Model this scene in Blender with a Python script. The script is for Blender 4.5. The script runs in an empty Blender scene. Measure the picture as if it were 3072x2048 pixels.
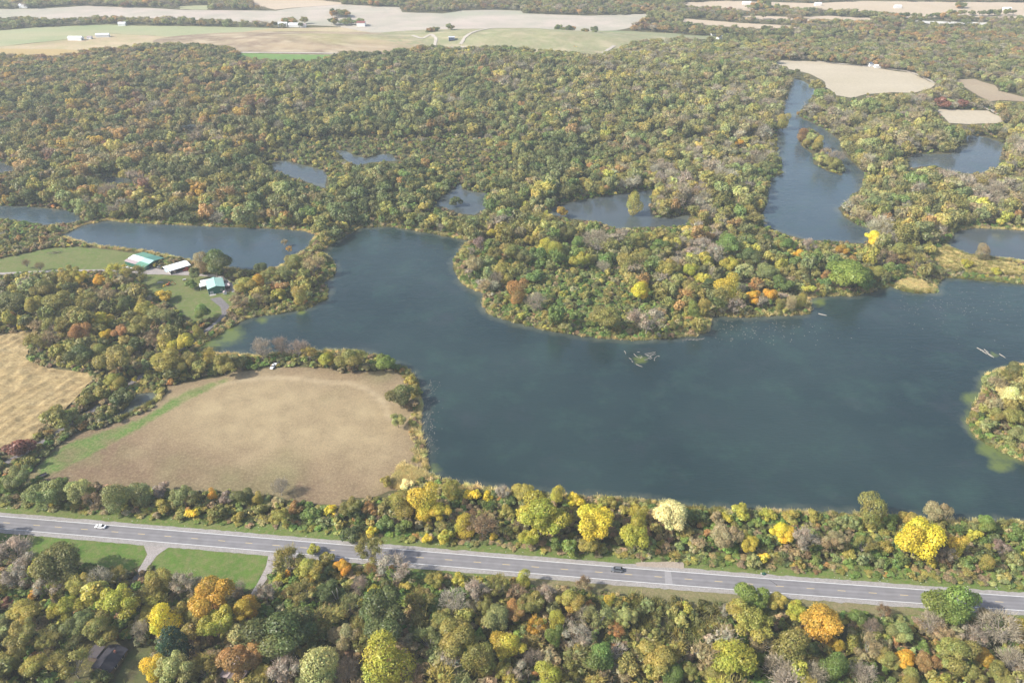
import bpy, bmesh, math, random
import numpy as np
from mathutils import Vector, Matrix, noise as mnoise
from mathutils.geometry import delaunay_2d_cdt

rng = np.random.default_rng(11)
random.seed(11)
SC = bpy.context.scene
COL = SC.collection
R = math.radians

# ------------------------------------------------------------------ camera, sky, sun, exposure
CAM_H, PITCH, LENS = 251.0, R(31.5), 28.0
cam_d = bpy.data.cameras.new('camera')
cam_d.lens = LENS; cam_d.sensor_width = 36.0
cam_d.clip_start = 1.0; cam_d.clip_end = 20000.0
cam = bpy.data.objects.new('camera', cam_d)
cam.location = (0, 0, CAM_H); cam.rotation_euler = (math.pi / 2 - PITCH, 0, 0)
COL.objects.link(cam); SC.camera = cam

SUN_EL, SHADOW_AZ = R(38), R(18)           # the shadows fall to the right and a little away from the camera
world = bpy.data.worlds.new('World'); SC.world = world; world.use_nodes = True
wn = world.node_tree.nodes; wl = world.node_tree.links
bg = wn['Background']
sky = wn.new('ShaderNodeTexSky'); sky.sky_type = 'NISHITA'; sky.sun_disc = False
sky.sun_elevation = SUN_EL
sky.sun_rotation = math.atan2(-math.cos(SHADOW_AZ), -math.sin(SHADOW_AZ)) % (2 * math.pi)
sky.air_density = 1.0; sky.dust_density = 2.5; sky.ozone_density = 1.0
wl.new(sky.outputs[0], bg.inputs[0]); bg.inputs[1].default_value = 0.15
sun_d = bpy.data.lights.new('sun', 'SUN'); sun_d.energy = 4.3; sun_d.angle = R(0.6); sun_d.color = (1.0, 0.95, 0.87)
sun = bpy.data.objects.new('sun', sun_d); COL.objects.link(sun)
sdir = Vector((math.cos(SHADOW_AZ) * math.cos(SUN_EL), math.sin(SHADOW_AZ) * math.cos(SUN_EL), -math.sin(SUN_EL)))
sun.rotation_euler = sdir.to_track_quat('-Z', 'Y').to_euler(); sun.location = (-300, -100, 400)
SC.view_settings.view_transform = 'Standard'; SC.view_settings.look = 'None'
SC.view_settings.exposure = 0.66; SC.view_settings.gamma = 1.0
SC.view_settings.use_curve_mapping = False
cy = SC.cycles
cy.use_denoising = True; cy.denoiser = 'OPENIMAGEDENOISE'; cy.denoising_input_passes = 'RGB_ALBEDO_NORMAL'; cy.denoising_prefilter = 'ACCURATE'
cy.max_bounces = 5; cy.diffuse_bounces = 2; cy.glossy_bounces = 2; cy.transmission_bounces = 2
cy.volume_bounces = 1; cy.transparent_max_bounces = 4; cy.sample_clamp_indirect = 4.0
HAZE = 1.25e-4

# ------------------------------------------------------------------ photograph <-> ground
F = LENS / 36.0 * 3072.0
SP, CP = math.sin(PITCH), math.cos(PITCH)
def G(px, py, z=0.0):
    """point at height z seen at photograph pixel (px, py)"""
    u = (px - 1536.0) / F; v = (py - 1024.0) / F
    t = (CAM_H - z) / (SP + v * CP)
    return (u * t, (CP - v * SP) * t, z)
def GA(P, z=0.0):
    P = np.asarray(P, float)
    u = (P[:, 0] - 1536.0) / F; v = (P[:, 1] - 1024.0) / F
    t = (CAM_H - z) / (SP + v * CP)
    return np.stack([u * t, (CP - v * SP) * t], -1)
def PX(x, y, z):
    x = np.asarray(x, float); y = np.asarray(y, float); z = np.asarray(z, float) - CAM_H
    d = y * CP - z * SP
    w = y * SP + z * CP
    return 1536.0 + F * x / d, 1024.0 - F * w / d
def scale_at(px, py, z=0.0):
    """pixels per metre across the line of sight"""
    v = (py - 1024.0) / F
    return F / ((CAM_H - z) / (SP + v * CP))
ZO = {'T0': (0, 0), 'T1': (1024, 0), 'T2': (2048, 0), 'M0': (0, 683), 'M1': (1024, 683), 'M2': (2048, 683),
      'B0': (0, 1366), 'B1': (1024, 1366), 'B2': (2048, 1366)}
def Z(*spec):
    out = []
    o = (0, 0); k = 1.0
    for s in spec:
        if isinstance(s, str):
            o = ZO[s]; k = 0.4354
        else:
            out.append((o[0] + s[0] * k, o[1] + s[1] * k))
    return out
def inside(poly, X, Y):
    X = np.asarray(X, float); Y = np.asarray(Y, float)
    r = np.zeros(X.shape, bool)
    n = len(poly); j = n - 1
    for i in range(n):
        xi, yi = poly[i]; xj, yj = poly[j]
        if yi != yj:
            c = ((yi > Y) != (yj > Y)) & (X < (xj - xi) * (Y - yi) / (yj - yi) + xi)
            r ^= c
        j = i
    return r
def dist_to_line(P, L, closed=True):
    P = np.asarray(P, float); L = np.asarray(L, float)
    A = L if closed else L[:-1]
    B = np.roll(L, -1, 0) if closed else L[1:]
    best = np.full(len(P), 1e9)
    for a, b in zip(A, B):
        d = b - a; q = max(float(d @ d), 1e-9)
        t = np.clip(((P - a) @ d) / q, 0, 1)
        best = np.minimum(best, np.hypot(*(P - a - t[:, None] * d).T))
    return best

# ------------------------------------------------------------------ outlines, read off the photograph
LAKE = Z('M0', (2200, 170), (2351, 70), 'M1', (60, 38), (130, 3), (330, -10), (600, 36), (900, 90), (850, 130), (790, 215),
         (788, 290), (830, 372), (900, 422), (1000, 455), (985, 520), (1000, 572), (1060, 612), (1200, 652), (1400, 702),
         (1700, 752), (2000, 772), (2250, 764), (2351, 745), 'M2', (100, 745), (165, 715), (182, 640), (205, 600), (350, 618),
         (600, 608), (850, 594), (872, 572), (858, 482), (1000, 468), (1170, 472), (1300, 438), (1430, 402), (1500, 432),
         (1620, 452), (1742, 448), (1738, 385), (1790, 342), (1900, 348), (2100, 368), (2352, 388), (2900, 420),
         (3300, 900), 'B2', (2900, 495), (2352, 475), (2100, 465), (1850, 455), (1200, 416), (900, 406), (460, 391), (200, 376),
         (60, 366), 'B1', (2180, 326), (2000, 316), (1600, 291), (1320, 271), (1100, 246), (820, 206), (625, 158), (600, 130),
         (562, 20), 'M1', (568, 1560), (545, 1450), (528, 1330), (542, 1250), (532, 1120), (497, 1040), (440, 975),
         (375, 955), (230, 888), (100, 862), (0, 855), 'M0', (2200, 855), (1950, 872), (1750, 892), (1650, 880), (1400, 866),
         (1335, 838), (1500, 738), (1572, 688), (1700, 622), (1900, 592), (2100, 562), (2240, 492), (2252, 425), (2205, 392),
         (2288, 335), (2302, 270), (2255, 205))
ISLAND = Z('M2', (2700, 960), (2352, 955), (2200, 985), (2110, 1015), (2075, 1090), (2062, 1170), (2000, 1275), (1972, 1350), (2010, 1420),
           (2100, 1490), (2210, 1545), (2352, 1610), (2800, 1760))
NORTH_POND = Z('T0', (570, 1552), (750, 1517), (900, 1535), (1200, 1547), (1500, 1561), (1850, 1572), 'M0', (2100, 22), (2190, 50),
               (2120, 150), (1980, 250), (1880, 300), (1740, 312), (1580, 287), (1330, 242), (1200, 207), (1000, 167), (800, 147), (600, 117), (400, 60))
WEST_POND = Z('T0', (-500, 1400), (0, 1418), (200, 1425), (450, 1450), (540, 1475), (560, 1530), (300, 1552), (150, 1525), (0, 1505), (-500, 1470))
PONDS = [
    Z('T0', (-300, 1110), (0, 1120), (90, 1140), (105, 1178), (0, 1192), (-300, 1180)),
    Z('T0', (660, 1230), (780, 1222), (890, 1230), (922, 1252), (820, 1266), (700, 1262)),
    Z('T0', (1880, 1120), (1960, 1110), (2180, 1160), (2260, 1190), (2238, 1298), (2130, 1262), (2010, 1222), (1880, 1170)),
    Z('T0', (1200, 850), (1360, 860), (1330, 915), (1250, 880)),
    Z('T0', (2310, 1040), 'T1', (30, 1040), (90, 1075), (160, 1092), (300, 1062), (352, 1065), (388, 1110), (320, 1112), (200, 1122), (100, 1145), (40, 1110)),
    Z('T1', (820, 1260), (828, 1302), (900, 1322), (1000, 1332), (990, 1445), (915, 1484), (800, 1472), (700, 1425), (620, 1430), (700, 1350), (790, 1290)),
    Z('T1', (1430, 1445), (1550, 1402), (1700, 1372), (1900, 1342), (2140, 1310), (2130, 1440), (2160, 1502), (2300, 1502), (2400, 1480),
      (2390, 1560), (2200, 1562), (1900, 1575), (1760, 1530), (1600, 1512), (1440, 1480)),
    Z('T2', (1950, 930), (2100, 950), (2212, 990), (2200, 1090), (2190, 1150), (2080, 1190), (1980, 1200), (1850, 1182), (1740, 1142),
      (1640, 1150), (1540, 1172), (1552, 1090), (1600, 1062), (1740, 1062), (1850, 1062), (1882, 1020), (1962, 1000)),
    Z('M2', (1800, 112), (1880, 22), (2000, 0), (2352, 18), (2800, 40), (2800, 280), (2352, 240), (2150, 212), (1950, 190), (1830, 142)),
    Z('M2', (1580, 92), (1700, 86), (1690, 118), (1600, 116)),
    Z('M0', (930, 1142), (1000, 1130), (1112, 1128), (1104, 1170), (1022, 1222), (900, 1280), (800, 1326), (750, 1312), (850, 1250)),
    Z('T0', (1170, 306), (1250, 296), (1335, 298), (1300, 312), (1190, 315)),
]
RIVER = Z('T2', (760, 542), (740, 620), (702, 710), (690, 762), (725, 830), (718, 885), (642, 892), (648, 962), (652, 1072), (682, 1105), (680, 1202),
          (602, 1232), (592, 1300), (580, 1400), (540, 1482), (560, 1560), 'M2', (640, 20), (720, 55), (850, 85), (1000, 92), (1255, 112), (1325, 20),
          'T2', (1200, 1552), (1110, 1492), (1072, 1442), (1230, 1300), (1262, 1200), (1122, 1080), (1072, 960), (960, 880), (830, 822),
          (785, 792), (868, 710), (918, 622), (832, 562))
RIVER_ISLET = Z('T2', (812, 1005), (800, 975), (820, 900), (870, 880), (940, 920), (962, 975), (960, 1050), (1040, 1085), (1095, 1100), (1115, 1165), (1092, 1212), (1000, 1182), (903, 1132), (890, 1062))
WATER = [LAKE, NORTH_POND, WEST_POND, RIVER] + PONDS

FIELD_BROWN = Z('M0', (1150, 1085), (1500, 1030), (1640, 992), (1900, 962), (2200, 962), (2352, 985), 'M1', (0, 1005), (230, 985), (350, 975), (430, 1000),
                (485, 1075), (500, 1200), (490, 1330), (500, 1450), (540, 1568), 'B1', (575, 60), (590, 140), (480, 190), (380, 240), (200, 292), (0, 310),
                'B0', (2352, 350), (2100, 330), (1850, 275), (1500, 245), (1100, 232), (700, 200), (350, 178), (180, 160), (90, 190), (230, 100), (330, 0),
                'M0', (330, 1560), (500, 1425), (760, 1362), (850, 1335), (1045, 1245), (1155, 1125))
GREEN_STRIP = Z('M0', (250, 1640), (340, 1568), (480, 1492), (800, 1382), (1000, 1312), (1150, 1212), (1300, 1125), (1560, 1042),
                (1560, 1060), (1350, 1155), (1160, 1258), (900, 1412), (610, 1568), (300, 1720))
STRAW = Z('M0', (-900, 800), (0, 735), (130, 722), (280, 706), (200, 800), (190, 900), (260, 952), (400, 972), (600, 1002), (640, 1032), (600, 1100), (480, 1232),
          (320, 1352), (230, 1452), (150, 1502), (0, 1532), (-900, 1700))
LAWN_NORTH = Z('M0', (-500, 250), (0, 212), (150, 185), (330, 142), (550, 132), (800, 160), (1000, 182), (1120, 215), (1000, 262), (840, 285), (350, 300), (0, 322), (-500, 340))
LAWN_YARD = Z('M0', (980, 322), (1300, 334), (1420, 330), (1560, 340), (1640, 400), (1625, 500), (1560, 580), (1530, 610), (1330, 645), (1200, 560), (1060, 470), (990, 420))
YARD = Z('M0', (840, 285), (1000, 266), (1130, 285), (1300, 300), (1320, 330), (1000, 322), (860, 305))
DRIVE_LOOP = Z('M0', (1290, 315), (1420, 318), (1540, 335), (1600, 385), (1632, 440), (1600, 445), (1570, 400), (1520, 352), (1420, 336), (1300, 332))
DRIVE_BARN = Z('M0', (1450, 492), (1520, 478), (1580, 540), (1568, 590), (1510, 650), (1420, 730), (1330, 800), (1310, 790), (1400, 715), (1490, 640), (1530, 595), (1520, 550))
LANE = Z('M0', (1325, 795), (1200, 870), (1085, 948), (980, 1016), (840, 1120), (650, 1255), (510, 1330), (340, 1450), (240, 1510), (40, 1620))
LANE_WEST = Z('M0', (-500, 345), (0, 318), (350, 300), (640, 296), (860, 296))
LAWN_A = Z('B0', (-300, 520), (0, 537), (500, 572), (950, 602), (1005, 660), (985, 740), (860, 810), (500, 720), (230, 660), (0, 590), (-300, 560))
LAWN_B = Z('B0', (1085, 700), (1175, 632), (1850, 690), (1825, 760), (1775, 900), (1700, 940), (1500, 890), (1100, 800), (1040, 750))
LAWN_C = Z('B0', (780, 1640), (800, 1540), (870, 1360), (1020, 1290), (1070, 1400), (1000, 1640))
DRIVEWAY_A = Z('B0', (990, 620), (1170, 630), (1080, 690), (1020, 770), (930, 900), (870, 990), (830, 985), (900, 870), (970, 760), (1015, 680))
DRIVEWAY_B = Z('B0', (1850, 680), (1990, 690), (1880, 790), (1800, 910), (1745, 1000), (1705, 990), (1770, 890), (1830, 780))
TURNOUT = Z('B1', (2020, 735), (2352, 735), 'B2', (10, 745), (10, 775), 'B1', (2352, 780), (2030, 765))
SPIT = Z('M2', (1440, 398), (1530, 352), (1640, 362), (1740, 420), (1742, 446), (1620, 450), (1500, 430))
MARSH = Z('M2', (1700, 170), (1800, 120), (1960, 200), (2352, 270), (2352, 330), (2100, 320), (1780, 270))
EDGE_T = [(-420, 1514.0), (0, 1548.5), (600, 1598), (1200, 1648.6), (1800, 1697.2), (2400, 1743.3), (3072, 1790.6), (3500, 1820.5)]
EDGE_B = [(-420, 1551.0), (0, 1586.2), (600, 1637), (1200, 1687.6), (1800, 1737.3), (2400, 1784.9), (3072, 1832), (3500, 1861.5)]
def above_edge(px, off=0.0): return np.interp(px, [p[0] for p in EDGE_T], [p[1] for p in EDGE_T]) - off
def below_edge(px, off=0.0): return np.interp(px, [p[0] for p in EDGE_B], [p[1] for p in EDGE_B]) + off

FAR_FIELDS = [   # (outline, colour key)
    (Z('T0', (-500, 70), (240, 62), (600, 43), (1000, 56), (1240, 70), (1430, 72), (1900, 76), (2000, 60), (2352, 33), 'T1', (60, 36), (400, 52), (420, 86), (700, 95), (830, 75), (1050, 70),
       (1240, 75), (1250, 95), (1700, 110), (1900, 105), (2150, 95), (2000, 190), (1900, 212), (1500, 218), (900, 205), (650, 252), (570, 262), (400, 242), (0, 215),
       'T0', (2352, 185), (1950, 165), (1200, 132), (900, 125), (640, 118), (500, 142), (120, 125), (-500, 140)), 'pale'),
    (Z('T0', (-500, 240), (0, 212), (250, 192), (550, 179), (760, 171), (860, 179), (1200, 181), (1880, 195), (1600, 246), (1350, 263), (760, 233), (480, 271), (0, 322), (-500, 350)), 'palegreen'),
    (Z('T0', (-500, 352), (0, 324), (480, 272), (760, 234), (1350, 264), (1880, 196), (2352, 190), 'T1', (280, 240), (500, 280), (600, 262), (690, 300), (640, 330), (560, 325), (480, 342), (200, 372), (0, 368),
       'T0', (2352, 372), (1650, 366), (1580, 332), (1300, 311), (1000, 312), (700, 342), (600, 350), (0, 337), (-500, 362)), 'tan'),
    (Z('T0', (-500, 363), (0, 337), (350, 341), (590, 346), (520, 381), (380, 396), (200, 391), (0, 381), (-500, 400)), 'gold'),
    (Z('T0', (1640, 367), (2352, 373), (2250, 400), (2050, 432), (1850, 420), (1620, 400)), 'green'),
    (Z('T1', (650, 268), (720, 240), (900, 204), (1500, 217), (1900, 214), (2352, 235), (2330, 260), (2000, 300), (1850, 372), (1750, 387), (1400, 352), (1100, 322), (900, 337), (720, 342), (690, 322)), 'palegreen2'),
    (Z('T0', (1700, -20), (2160, 0), (2352, 20), (2352, 33), (2000, 58), (1900, 70), (1760, 40)), 'sand'),
    (Z('T0', (1240, 45), (1430, 38), (1425, 70), (1240, 66)), 'palegreen'),
    (Z('T2', (0, 130), (200, 145), (380, 160), (810, 182), (800, 194), (500, 200), (300, 185), (0, 165)), 'sand'),
    (Z('T2', (390, 112), (560, 112), (750, 120), (770, 145), (600, 140), (450, 128)), 'sand'),
    (Z('T2', (820, 118), (1000, 112), (1320, 128), (1290, 152), (1050, 140), (850, 150)), 'sand'),
    (Z('T2', (0, 20), (300, 8), (900, 25), (1240, 10), (1700, 15), (2352, 20), (2900, 30), (2900, 135), (2352, 128), (1800, 118), (1500, 130), (1440, 100), (1200, 78), (720, 62), (500, 80), (240, 60), (0, 50)), 'sand'),
    (Z('T2', (1520, 143), (1800, 150), (2120, 158), (2060, 174), (1700, 166)), 'white'),
    (Z('T2', (610, 417), (900, 427), (1300, 467), (1560, 502), (1740, 582), (1712, 612), (1580, 642), (1450, 640), (1260, 652), (1170, 680), (1060, 662), (1000, 602), (960, 552), (870, 512), (760, 482), (690, 472)), 'sand2'),
    (Z('T2', (1840, 548), (2000, 548), (2150, 590), (2180, 630), (2352, 670), (2700, 740), (2700, 780), (2352, 702), (2200, 692), (2110, 702), (2000, 642), (1920, 592)), 'brownfield'),
    (Z('T2', (1690, 755), (2100, 765), (2242, 832), (2150, 852), (1980, 862), (1840, 852), (1770, 782)), 'sand2'),
    (Z('T2', (0, 245), (200, 250), (260, 262), (240, 275), (0, 272)), 'palegreen2'),
    (Z('T2', (200, -40), (600, -8), (2900, -8), (2900, -40)), 'sand'),
]
GRAVEL_FAR = [Z('T2', (920, 425), (1300, 463), (1560, 494), (1650, 530), (1760, 585)), Z('T2', (2080, 740), (2150, 778), (2260, 832)),
              Z('T1', (490, 268), (560, 296), (620, 270), (655, 300), (640, 335)), Z('T1', (725, 340), (905, 340)), Z('T1', (825, 330), (850, 306), (940, 280), (1050, 256)),
              Z('T1', (1800, 372), (1880, 340)), Z('T0', (1650, 366), (2352, 374), 'T1', (0, 371))]

# ------------------------------------------------------------------ materials
def nodes_of(m):
    m.use_nodes = True
    return m.node_tree.nodes, m.node_tree.links
MATS = {}
def plain(name, col, rough=0.7, spec=0.3, metal=0.0, var=0.12, scale=1.2):
    if name in MATS: return MATS[name]
    m = bpy.data.materials.new(name); n, l = nodes_of(m)
    b = n['Principled BSDF']; b.inputs['Roughness'].default_value = rough; b.inputs['Specular IOR Level'].default_value = spec
    b.inputs['Metallic'].default_value = metal
    tc = n.new('ShaderNodeTexCoord'); tx = n.new('ShaderNodeTexNoise'); tx.inputs['Scale'].default_value = scale; tx.inputs['Detail'].default_value = 5
    l.new(tc.outputs['Object'], tx.inputs['Vector'])
    mx = n.new('ShaderNodeMix'); mx.data_type = 'RGBA'
    mx.inputs[6].default_value = (*[c * (1 - var) for c in col], 1); mx.inputs[7].default_value = (*[min(c * (1 + var), 1) for c in col], 1)
    l.new(tx.outputs[0], mx.inputs[0]); l.new(mx.outputs[2], b.inputs['Base Color'])
    MATS[name] = m
    return m
def ground_mat(name, cols, scales=(0.02, 0.15, 1.1), attr=None, bump=0.3, rough=0.9, stretch=None, stripes=None):
    """several soils/grasses mixed by noise at several sizes, in world metres"""
    m = bpy.data.materials.new(name); n, l = nodes_of(m)
    b = n['Principled BSDF']; b.inputs['Roughness'].default_value = rough; b.inputs['Specular IOR Level'].default_value = 0.1
    geo = n.new('ShaderNodeNewGeometry'); vec = geo.outputs['Position']
    if stretch:
        mp = n.new('ShaderNodeMapping'); mp.inputs['Rotation'].default_value = (0, 0, stretch[0]); mp.inputs['Scale'].default_value = (stretch[1], 1, 1)
        l.new(vec, mp.inputs['Vector']); vec2 = mp.outputs[0]
    else: vec2 = vec
    cur = None
    def rgb(c):
        q = n.new('ShaderNodeRGB'); q.outputs[0].default_value = (*c, 1); return q.outputs[0]
    if attr:
        a = n.new('ShaderNodeVertexColor'); a.layer_name = attr; cur = a.outputs[0]
    else: cur = rgb(cols[0])
    rest = cols if attr else cols[1:]
    for i, c in enumerate(rest):
        tx = n.new('ShaderNodeTexNoise'); tx.inputs['Scale'].default_value = scales[min(i, len(scales) - 1)]; tx.inputs['Detail'].default_value = 7
        tx.inputs['Roughness'].default_value = 0.62
        l.new(vec2 if i % 2 else vec, tx.inputs['Vector'])
        rp = n.new('ShaderNodeMapRange'); rp.inputs[1].default_value = 0.42; rp.inputs[2].default_value = 0.68; rp.inputs[4].default_value = 0.85 if not attr else 0.4
        l.new(tx.outputs[0], rp.inputs[0])
        mx = n.new('ShaderNodeMix'); mx.data_type = 'RGBA'
        l.new(rp.outputs[0], mx.inputs[0]); l.new(cur, mx.inputs[6]); l.new(rgb(c), mx.inputs[7]); cur = mx.outputs[2]
    f = n.new('ShaderNodeTexNoise'); f.inputs['Scale'].default_value = 1.6; f.inputs['Detail'].default_value = 8; f.inputs['Roughness'].default_value = 0.75
    l.new(vec2, f.inputs['Vector'])
    mr = n.new('ShaderNodeMapRange'); mr.inputs[1].default_value = 0.3; mr.inputs[2].default_value = 0.7; mr.inputs[3].default_value = 0.72; mr.inputs[4].default_value = 1.3
    l.new(f.outputs[0], mr.inputs[0])
    ml = n.new('ShaderNodeVectorMath'); ml.operation = 'SCALE'; l.new(cur, ml.inputs[0]); l.new(mr.outputs[0], ml.inputs['Scale'])
    cur = ml.outputs[0]
    if stripes:
        ang, per, amt = stripes
        mp = n.new('ShaderNodeMapping'); mp.inputs['Rotation'].default_value = (0, 0, ang); l.new(vec, mp.inputs['Vector'])
        w = n.new('ShaderNodeTexWave'); w.inputs['Scale'].default_value = 0.314 / per; w.inputs['Distortion'].default_value = 1.2; w.inputs['Detail'].default_value = 3; w.inputs['Detail Scale'].default_value = 0.4
        l.new(mp.outputs[0], w.inputs['Vector'])
        m2 = n.new('ShaderNodeMapRange'); m2.inputs[3].default_value = 1 - amt; m2.inputs[4].default_value = 1 + amt; l.new(w.outputs['Fac'], m2.inputs[0])
        q = n.new('ShaderNodeVectorMath'); q.operation = 'SCALE'; l.new(cur, q.inputs[0]); l.new(m2.outputs[0], q.inputs['Scale']); cur = q.outputs[0]
    l.new(cur, b.inputs['Base Color'])
    bp = n.new('ShaderNodeBump'); bp.inputs['Strength'].default_value = bump; bp.inputs['Distance'].default_value = 0.6
    l.new(f.outputs[0], bp.inputs['Height']); l.new(bp.outputs[0], b.inputs['Normal'])
    return m
LEAF_GAIN = 2.05
def foliage_mat(name, trans=0.35):
    m = bpy.data.materials.new(name); n, l = nodes_of(m)
    out = n['Material Output']; n.remove(n['Principled BSDF'])
    t = n.new('ShaderNodeAttribute'); t.attribute_type = 'INSTANCER'; t.attribute_name = 'tint'
    v = n.new('ShaderNodeVertexColor'); v.layer_name = 'leafvar'
    mu = n.new('ShaderNodeMix'); mu.data_type = 'RGBA'; mu.blend_type = 'MULTIPLY'; mu.inputs[0].default_value = 1.0
    l.new(t.outputs['Color'], mu.inputs[6]); l.new(v.outputs[0], mu.inputs[7])
    sc = n.new('ShaderNodeVectorMath'); sc.operation = 'SCALE'; sc.inputs['Scale'].default_value = 2.0 * LEAF_GAIN; l.new(mu.outputs[2], sc.inputs[0])
    d = n.new('ShaderNodeBsdfDiffuse'); tr = n.new('ShaderNodeBsdfTranslucent'); g = n.new('ShaderNodeBsdfGlossy'); g.inputs['Roughness'].default_value = 0.45
    l.new(sc.outputs[0], d.inputs[0]); l.new(sc.outputs[0], tr.inputs[0])
    mx = n.new('ShaderNodeMixShader'); mx.inputs[0].default_value = trans; l.new(d.outputs[0], mx.inputs[1]); l.new(tr.outputs[0], mx.inputs[2])
    m2 = n.new('ShaderNodeMixShader'); m2.inputs[0].default_value = 0.025; l.new(mx.outputs[0], m2.inputs[1]); l.new(g.outputs[0], m2.inputs[2])
    l.new(m2.outputs[0], out.inputs[0])
    return m
FOLIAGE = foliage_mat('foliage')
BARK = plain('bark', (0.16, 0.13, 0.105), 0.9, 0.1, var=0.35, scale=3)
PALE_BARK = plain('pale_bark', (0.30, 0.27, 0.235), 0.9, 0.1, var=0.25, scale=3)

def water_mat(name, bump, deep, lift, rough):
    m = bpy.data.materials.new(name); n, l = nodes_of(m)
    b = n['Principled BSDF']
    geo = n.new('ShaderNodeNewGeometry'); pos = geo.outputs['Position']
    def noise(scale, detail=4, rough=0.55, vec=None):
        t = n.new('ShaderNodeTexNoise'); t.inputs['Scale'].default_value = scale; t.inputs['Detail'].default_value = detail; t.inputs['Roughness'].default_value = rough
        l.new(vec or pos, t.inputs['Vector']); return t.outputs[0]
    def rng_(v, a, c, lo=0.0, hi=1.0):
        r = n.new('ShaderNodeMapRange'); r.inputs[1].default_value = a; r.inputs[2].default_value = c; r.inputs[3].default_value = lo; r.inputs[4].default_value = hi
        l.new(v, r.inputs[0]); return r.outputs[0]
    def mix(f, a, c):
        x = n.new('ShaderNodeMix'); x.data_type = 'RGBA'; l.new(f, x.inputs[0])
        for q, s in ((a, 6), (c, 7)):
            if isinstance(q, tuple): x.inputs[s].default_value = (*q, 1)
            else: l.new(q, x.inputs[s])
        return x.outputs[2]
    def mul(a, c):
        x = n.new('ShaderNodeMath'); x.operation = 'MULTIPLY'; l.new(a, x.inputs[0])
        if isinstance(c, float): x.inputs[1].default_value = c
        else: l.new(c, x.inputs[1])
        return x.outputs[0]
    base = mix(rng_(noise(0.010, 6), 0.38, 0.62), deep, lift)
    base = mix(rng_(noise(0.035, 8, 0.7), 0.50, 0.74, 0, 0.5), base, (0.040, 0.082, 0.062))
    base = mix(rng_(noise(0.028, 8, 0.7), 0.54, 0.80, 0, 0.35), base, (0.060, 0.056, 0.070))
    a = n.new('ShaderNodeVertexColor'); a.layer_name = 'shore'
    sep = n.new('ShaderNodeSeparateColor'); l.new(a.outputs[0], sep.inputs[0])
    nz = noise(0.09, 7, 0.68)
    sh = rng_(mul(sep.outputs[0], nz), 0.26, 0.52, 0, 0.75)
    base = mix(sh, base, (0.105, 0.115, 0.085))                    # weed and mud in the shallows
    al = rng_(mul(sep.outputs[1], noise(0.10, 9, 0.78)), 0.20, 0.42, 0, 0.9)
    base = mix(al, base, (0.115, 0.145, 0.035))                    # duckweed and algae mats
    l.new(base, b.inputs['Base Color'])
    b.inputs['IOR'].default_value = 1.33; b.inputs['Roughness'].default_value = rough
    mp = n.new('ShaderNodeMapping'); mp.inputs['Rotation'].default_value = (0, 0, R(-22)); mp.inputs['Scale'].default_value = (0.32, 1, 1); l.new(pos, mp.inputs[0])
    w1 = noise(0.85, 3, 0.5, mp.outputs[0]); w2 = noise(0.22, 3, 0.5, mp.outputs[0])
    ad = n.new('ShaderNodeMath'); ad.operation = 'MULTIPLY_ADD'; l.new(w2, ad.inputs[0]); ad.inputs[1].default_value = 1.0; l.new(w1, ad.inputs[2])
    bp = n.new('ShaderNodeBump'); bp.inputs['Distance'].default_value = bump; bp.inputs['Strength'].default_value = 0.7
    l.new(ad.outputs[0], bp.inputs['Height']); l.new(bp.outputs[0], b.inputs['Normal'])
    return m
WATER_MAT = water_mat('lake_water', .26, (0.014, 0.029, 0.031), (0.024, 0.043, 0.043), .09)
RIVER_MAT = water_mat('river_water', .25, (0.036, 0.058, 0.070), (0.050, 0.074, 0.086), .10)  # base colour lightened to stand in for sky reflection on the water
POND_MAT = water_mat('pond_water', .15, (0.050, 0.062, 0.066), (0.068, 0.082, 0.086), .06)  # paler base colour replaces the sky glare these ponds do not reflect

# ------------------------------------------------------------------ object helpers
def link(name, me, parent=None, loc=None, rz=None):
    o = bpy.data.objects.new(name, me); COL.objects.link(o)
    if parent is not None: o.parent = parent
    if loc is not None: o.location = loc
    if rz is not None: o.rotation_euler = (0, 0, rz)
    return o
def tag(o, label=None, cat=None, group=None, kind=None):
    if label: o['label'] = label
    if cat: o['category'] = cat
    if group: o['group'] = group
    if kind: o['kind'] = kind
    return o
def thing(name, label, cat, loc=(0, 0, 0), rz=0.0, group=None):
    return tag(link(name, None, loc=loc, rz=rz), label, cat, group)
def mesh_np(name, V, faces, mat=None, smooth=False):
    me = bpy.data.meshes.new(name); me.from_pydata([tuple(v) for v in V], [], faces)
    if mat: me.materials.append(mat)
    if smooth: me.polygons.foreach_set('use_smooth', [True] * len(me.polygons))
    return me
def quads_mesh(name, P, mat, colors=None):
    """P: n x 4 x 3"""
    n = len(P)
    me = bpy.data.meshes.new(name)
    me.vertices.add(n * 4); me.vertices.foreach_set('co', P.reshape(-1).astype(np.float32))
    me.loops.add(n * 4); me.loops.foreach_set('vertex_index', np.arange(n * 4, dtype=np.int32))
    me.polygons.add(n); me.polygons.foreach_set('loop_start', np.arange(0, n * 4, 4, dtype=np.int32))
    me.update(calc_edges=True)
    if colors is not None:
        a = me.color_attributes.new('leafvar', 'FLOAT_COLOR', 'POINT')
        c = np.ones((n, 4, 4), np.float32); c[:, :, :3] = (colors * 0.5)[:, None, :]
        a.data.foreach_set('color', c.reshape(-1))
    me.materials.append(mat)
    return me
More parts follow.
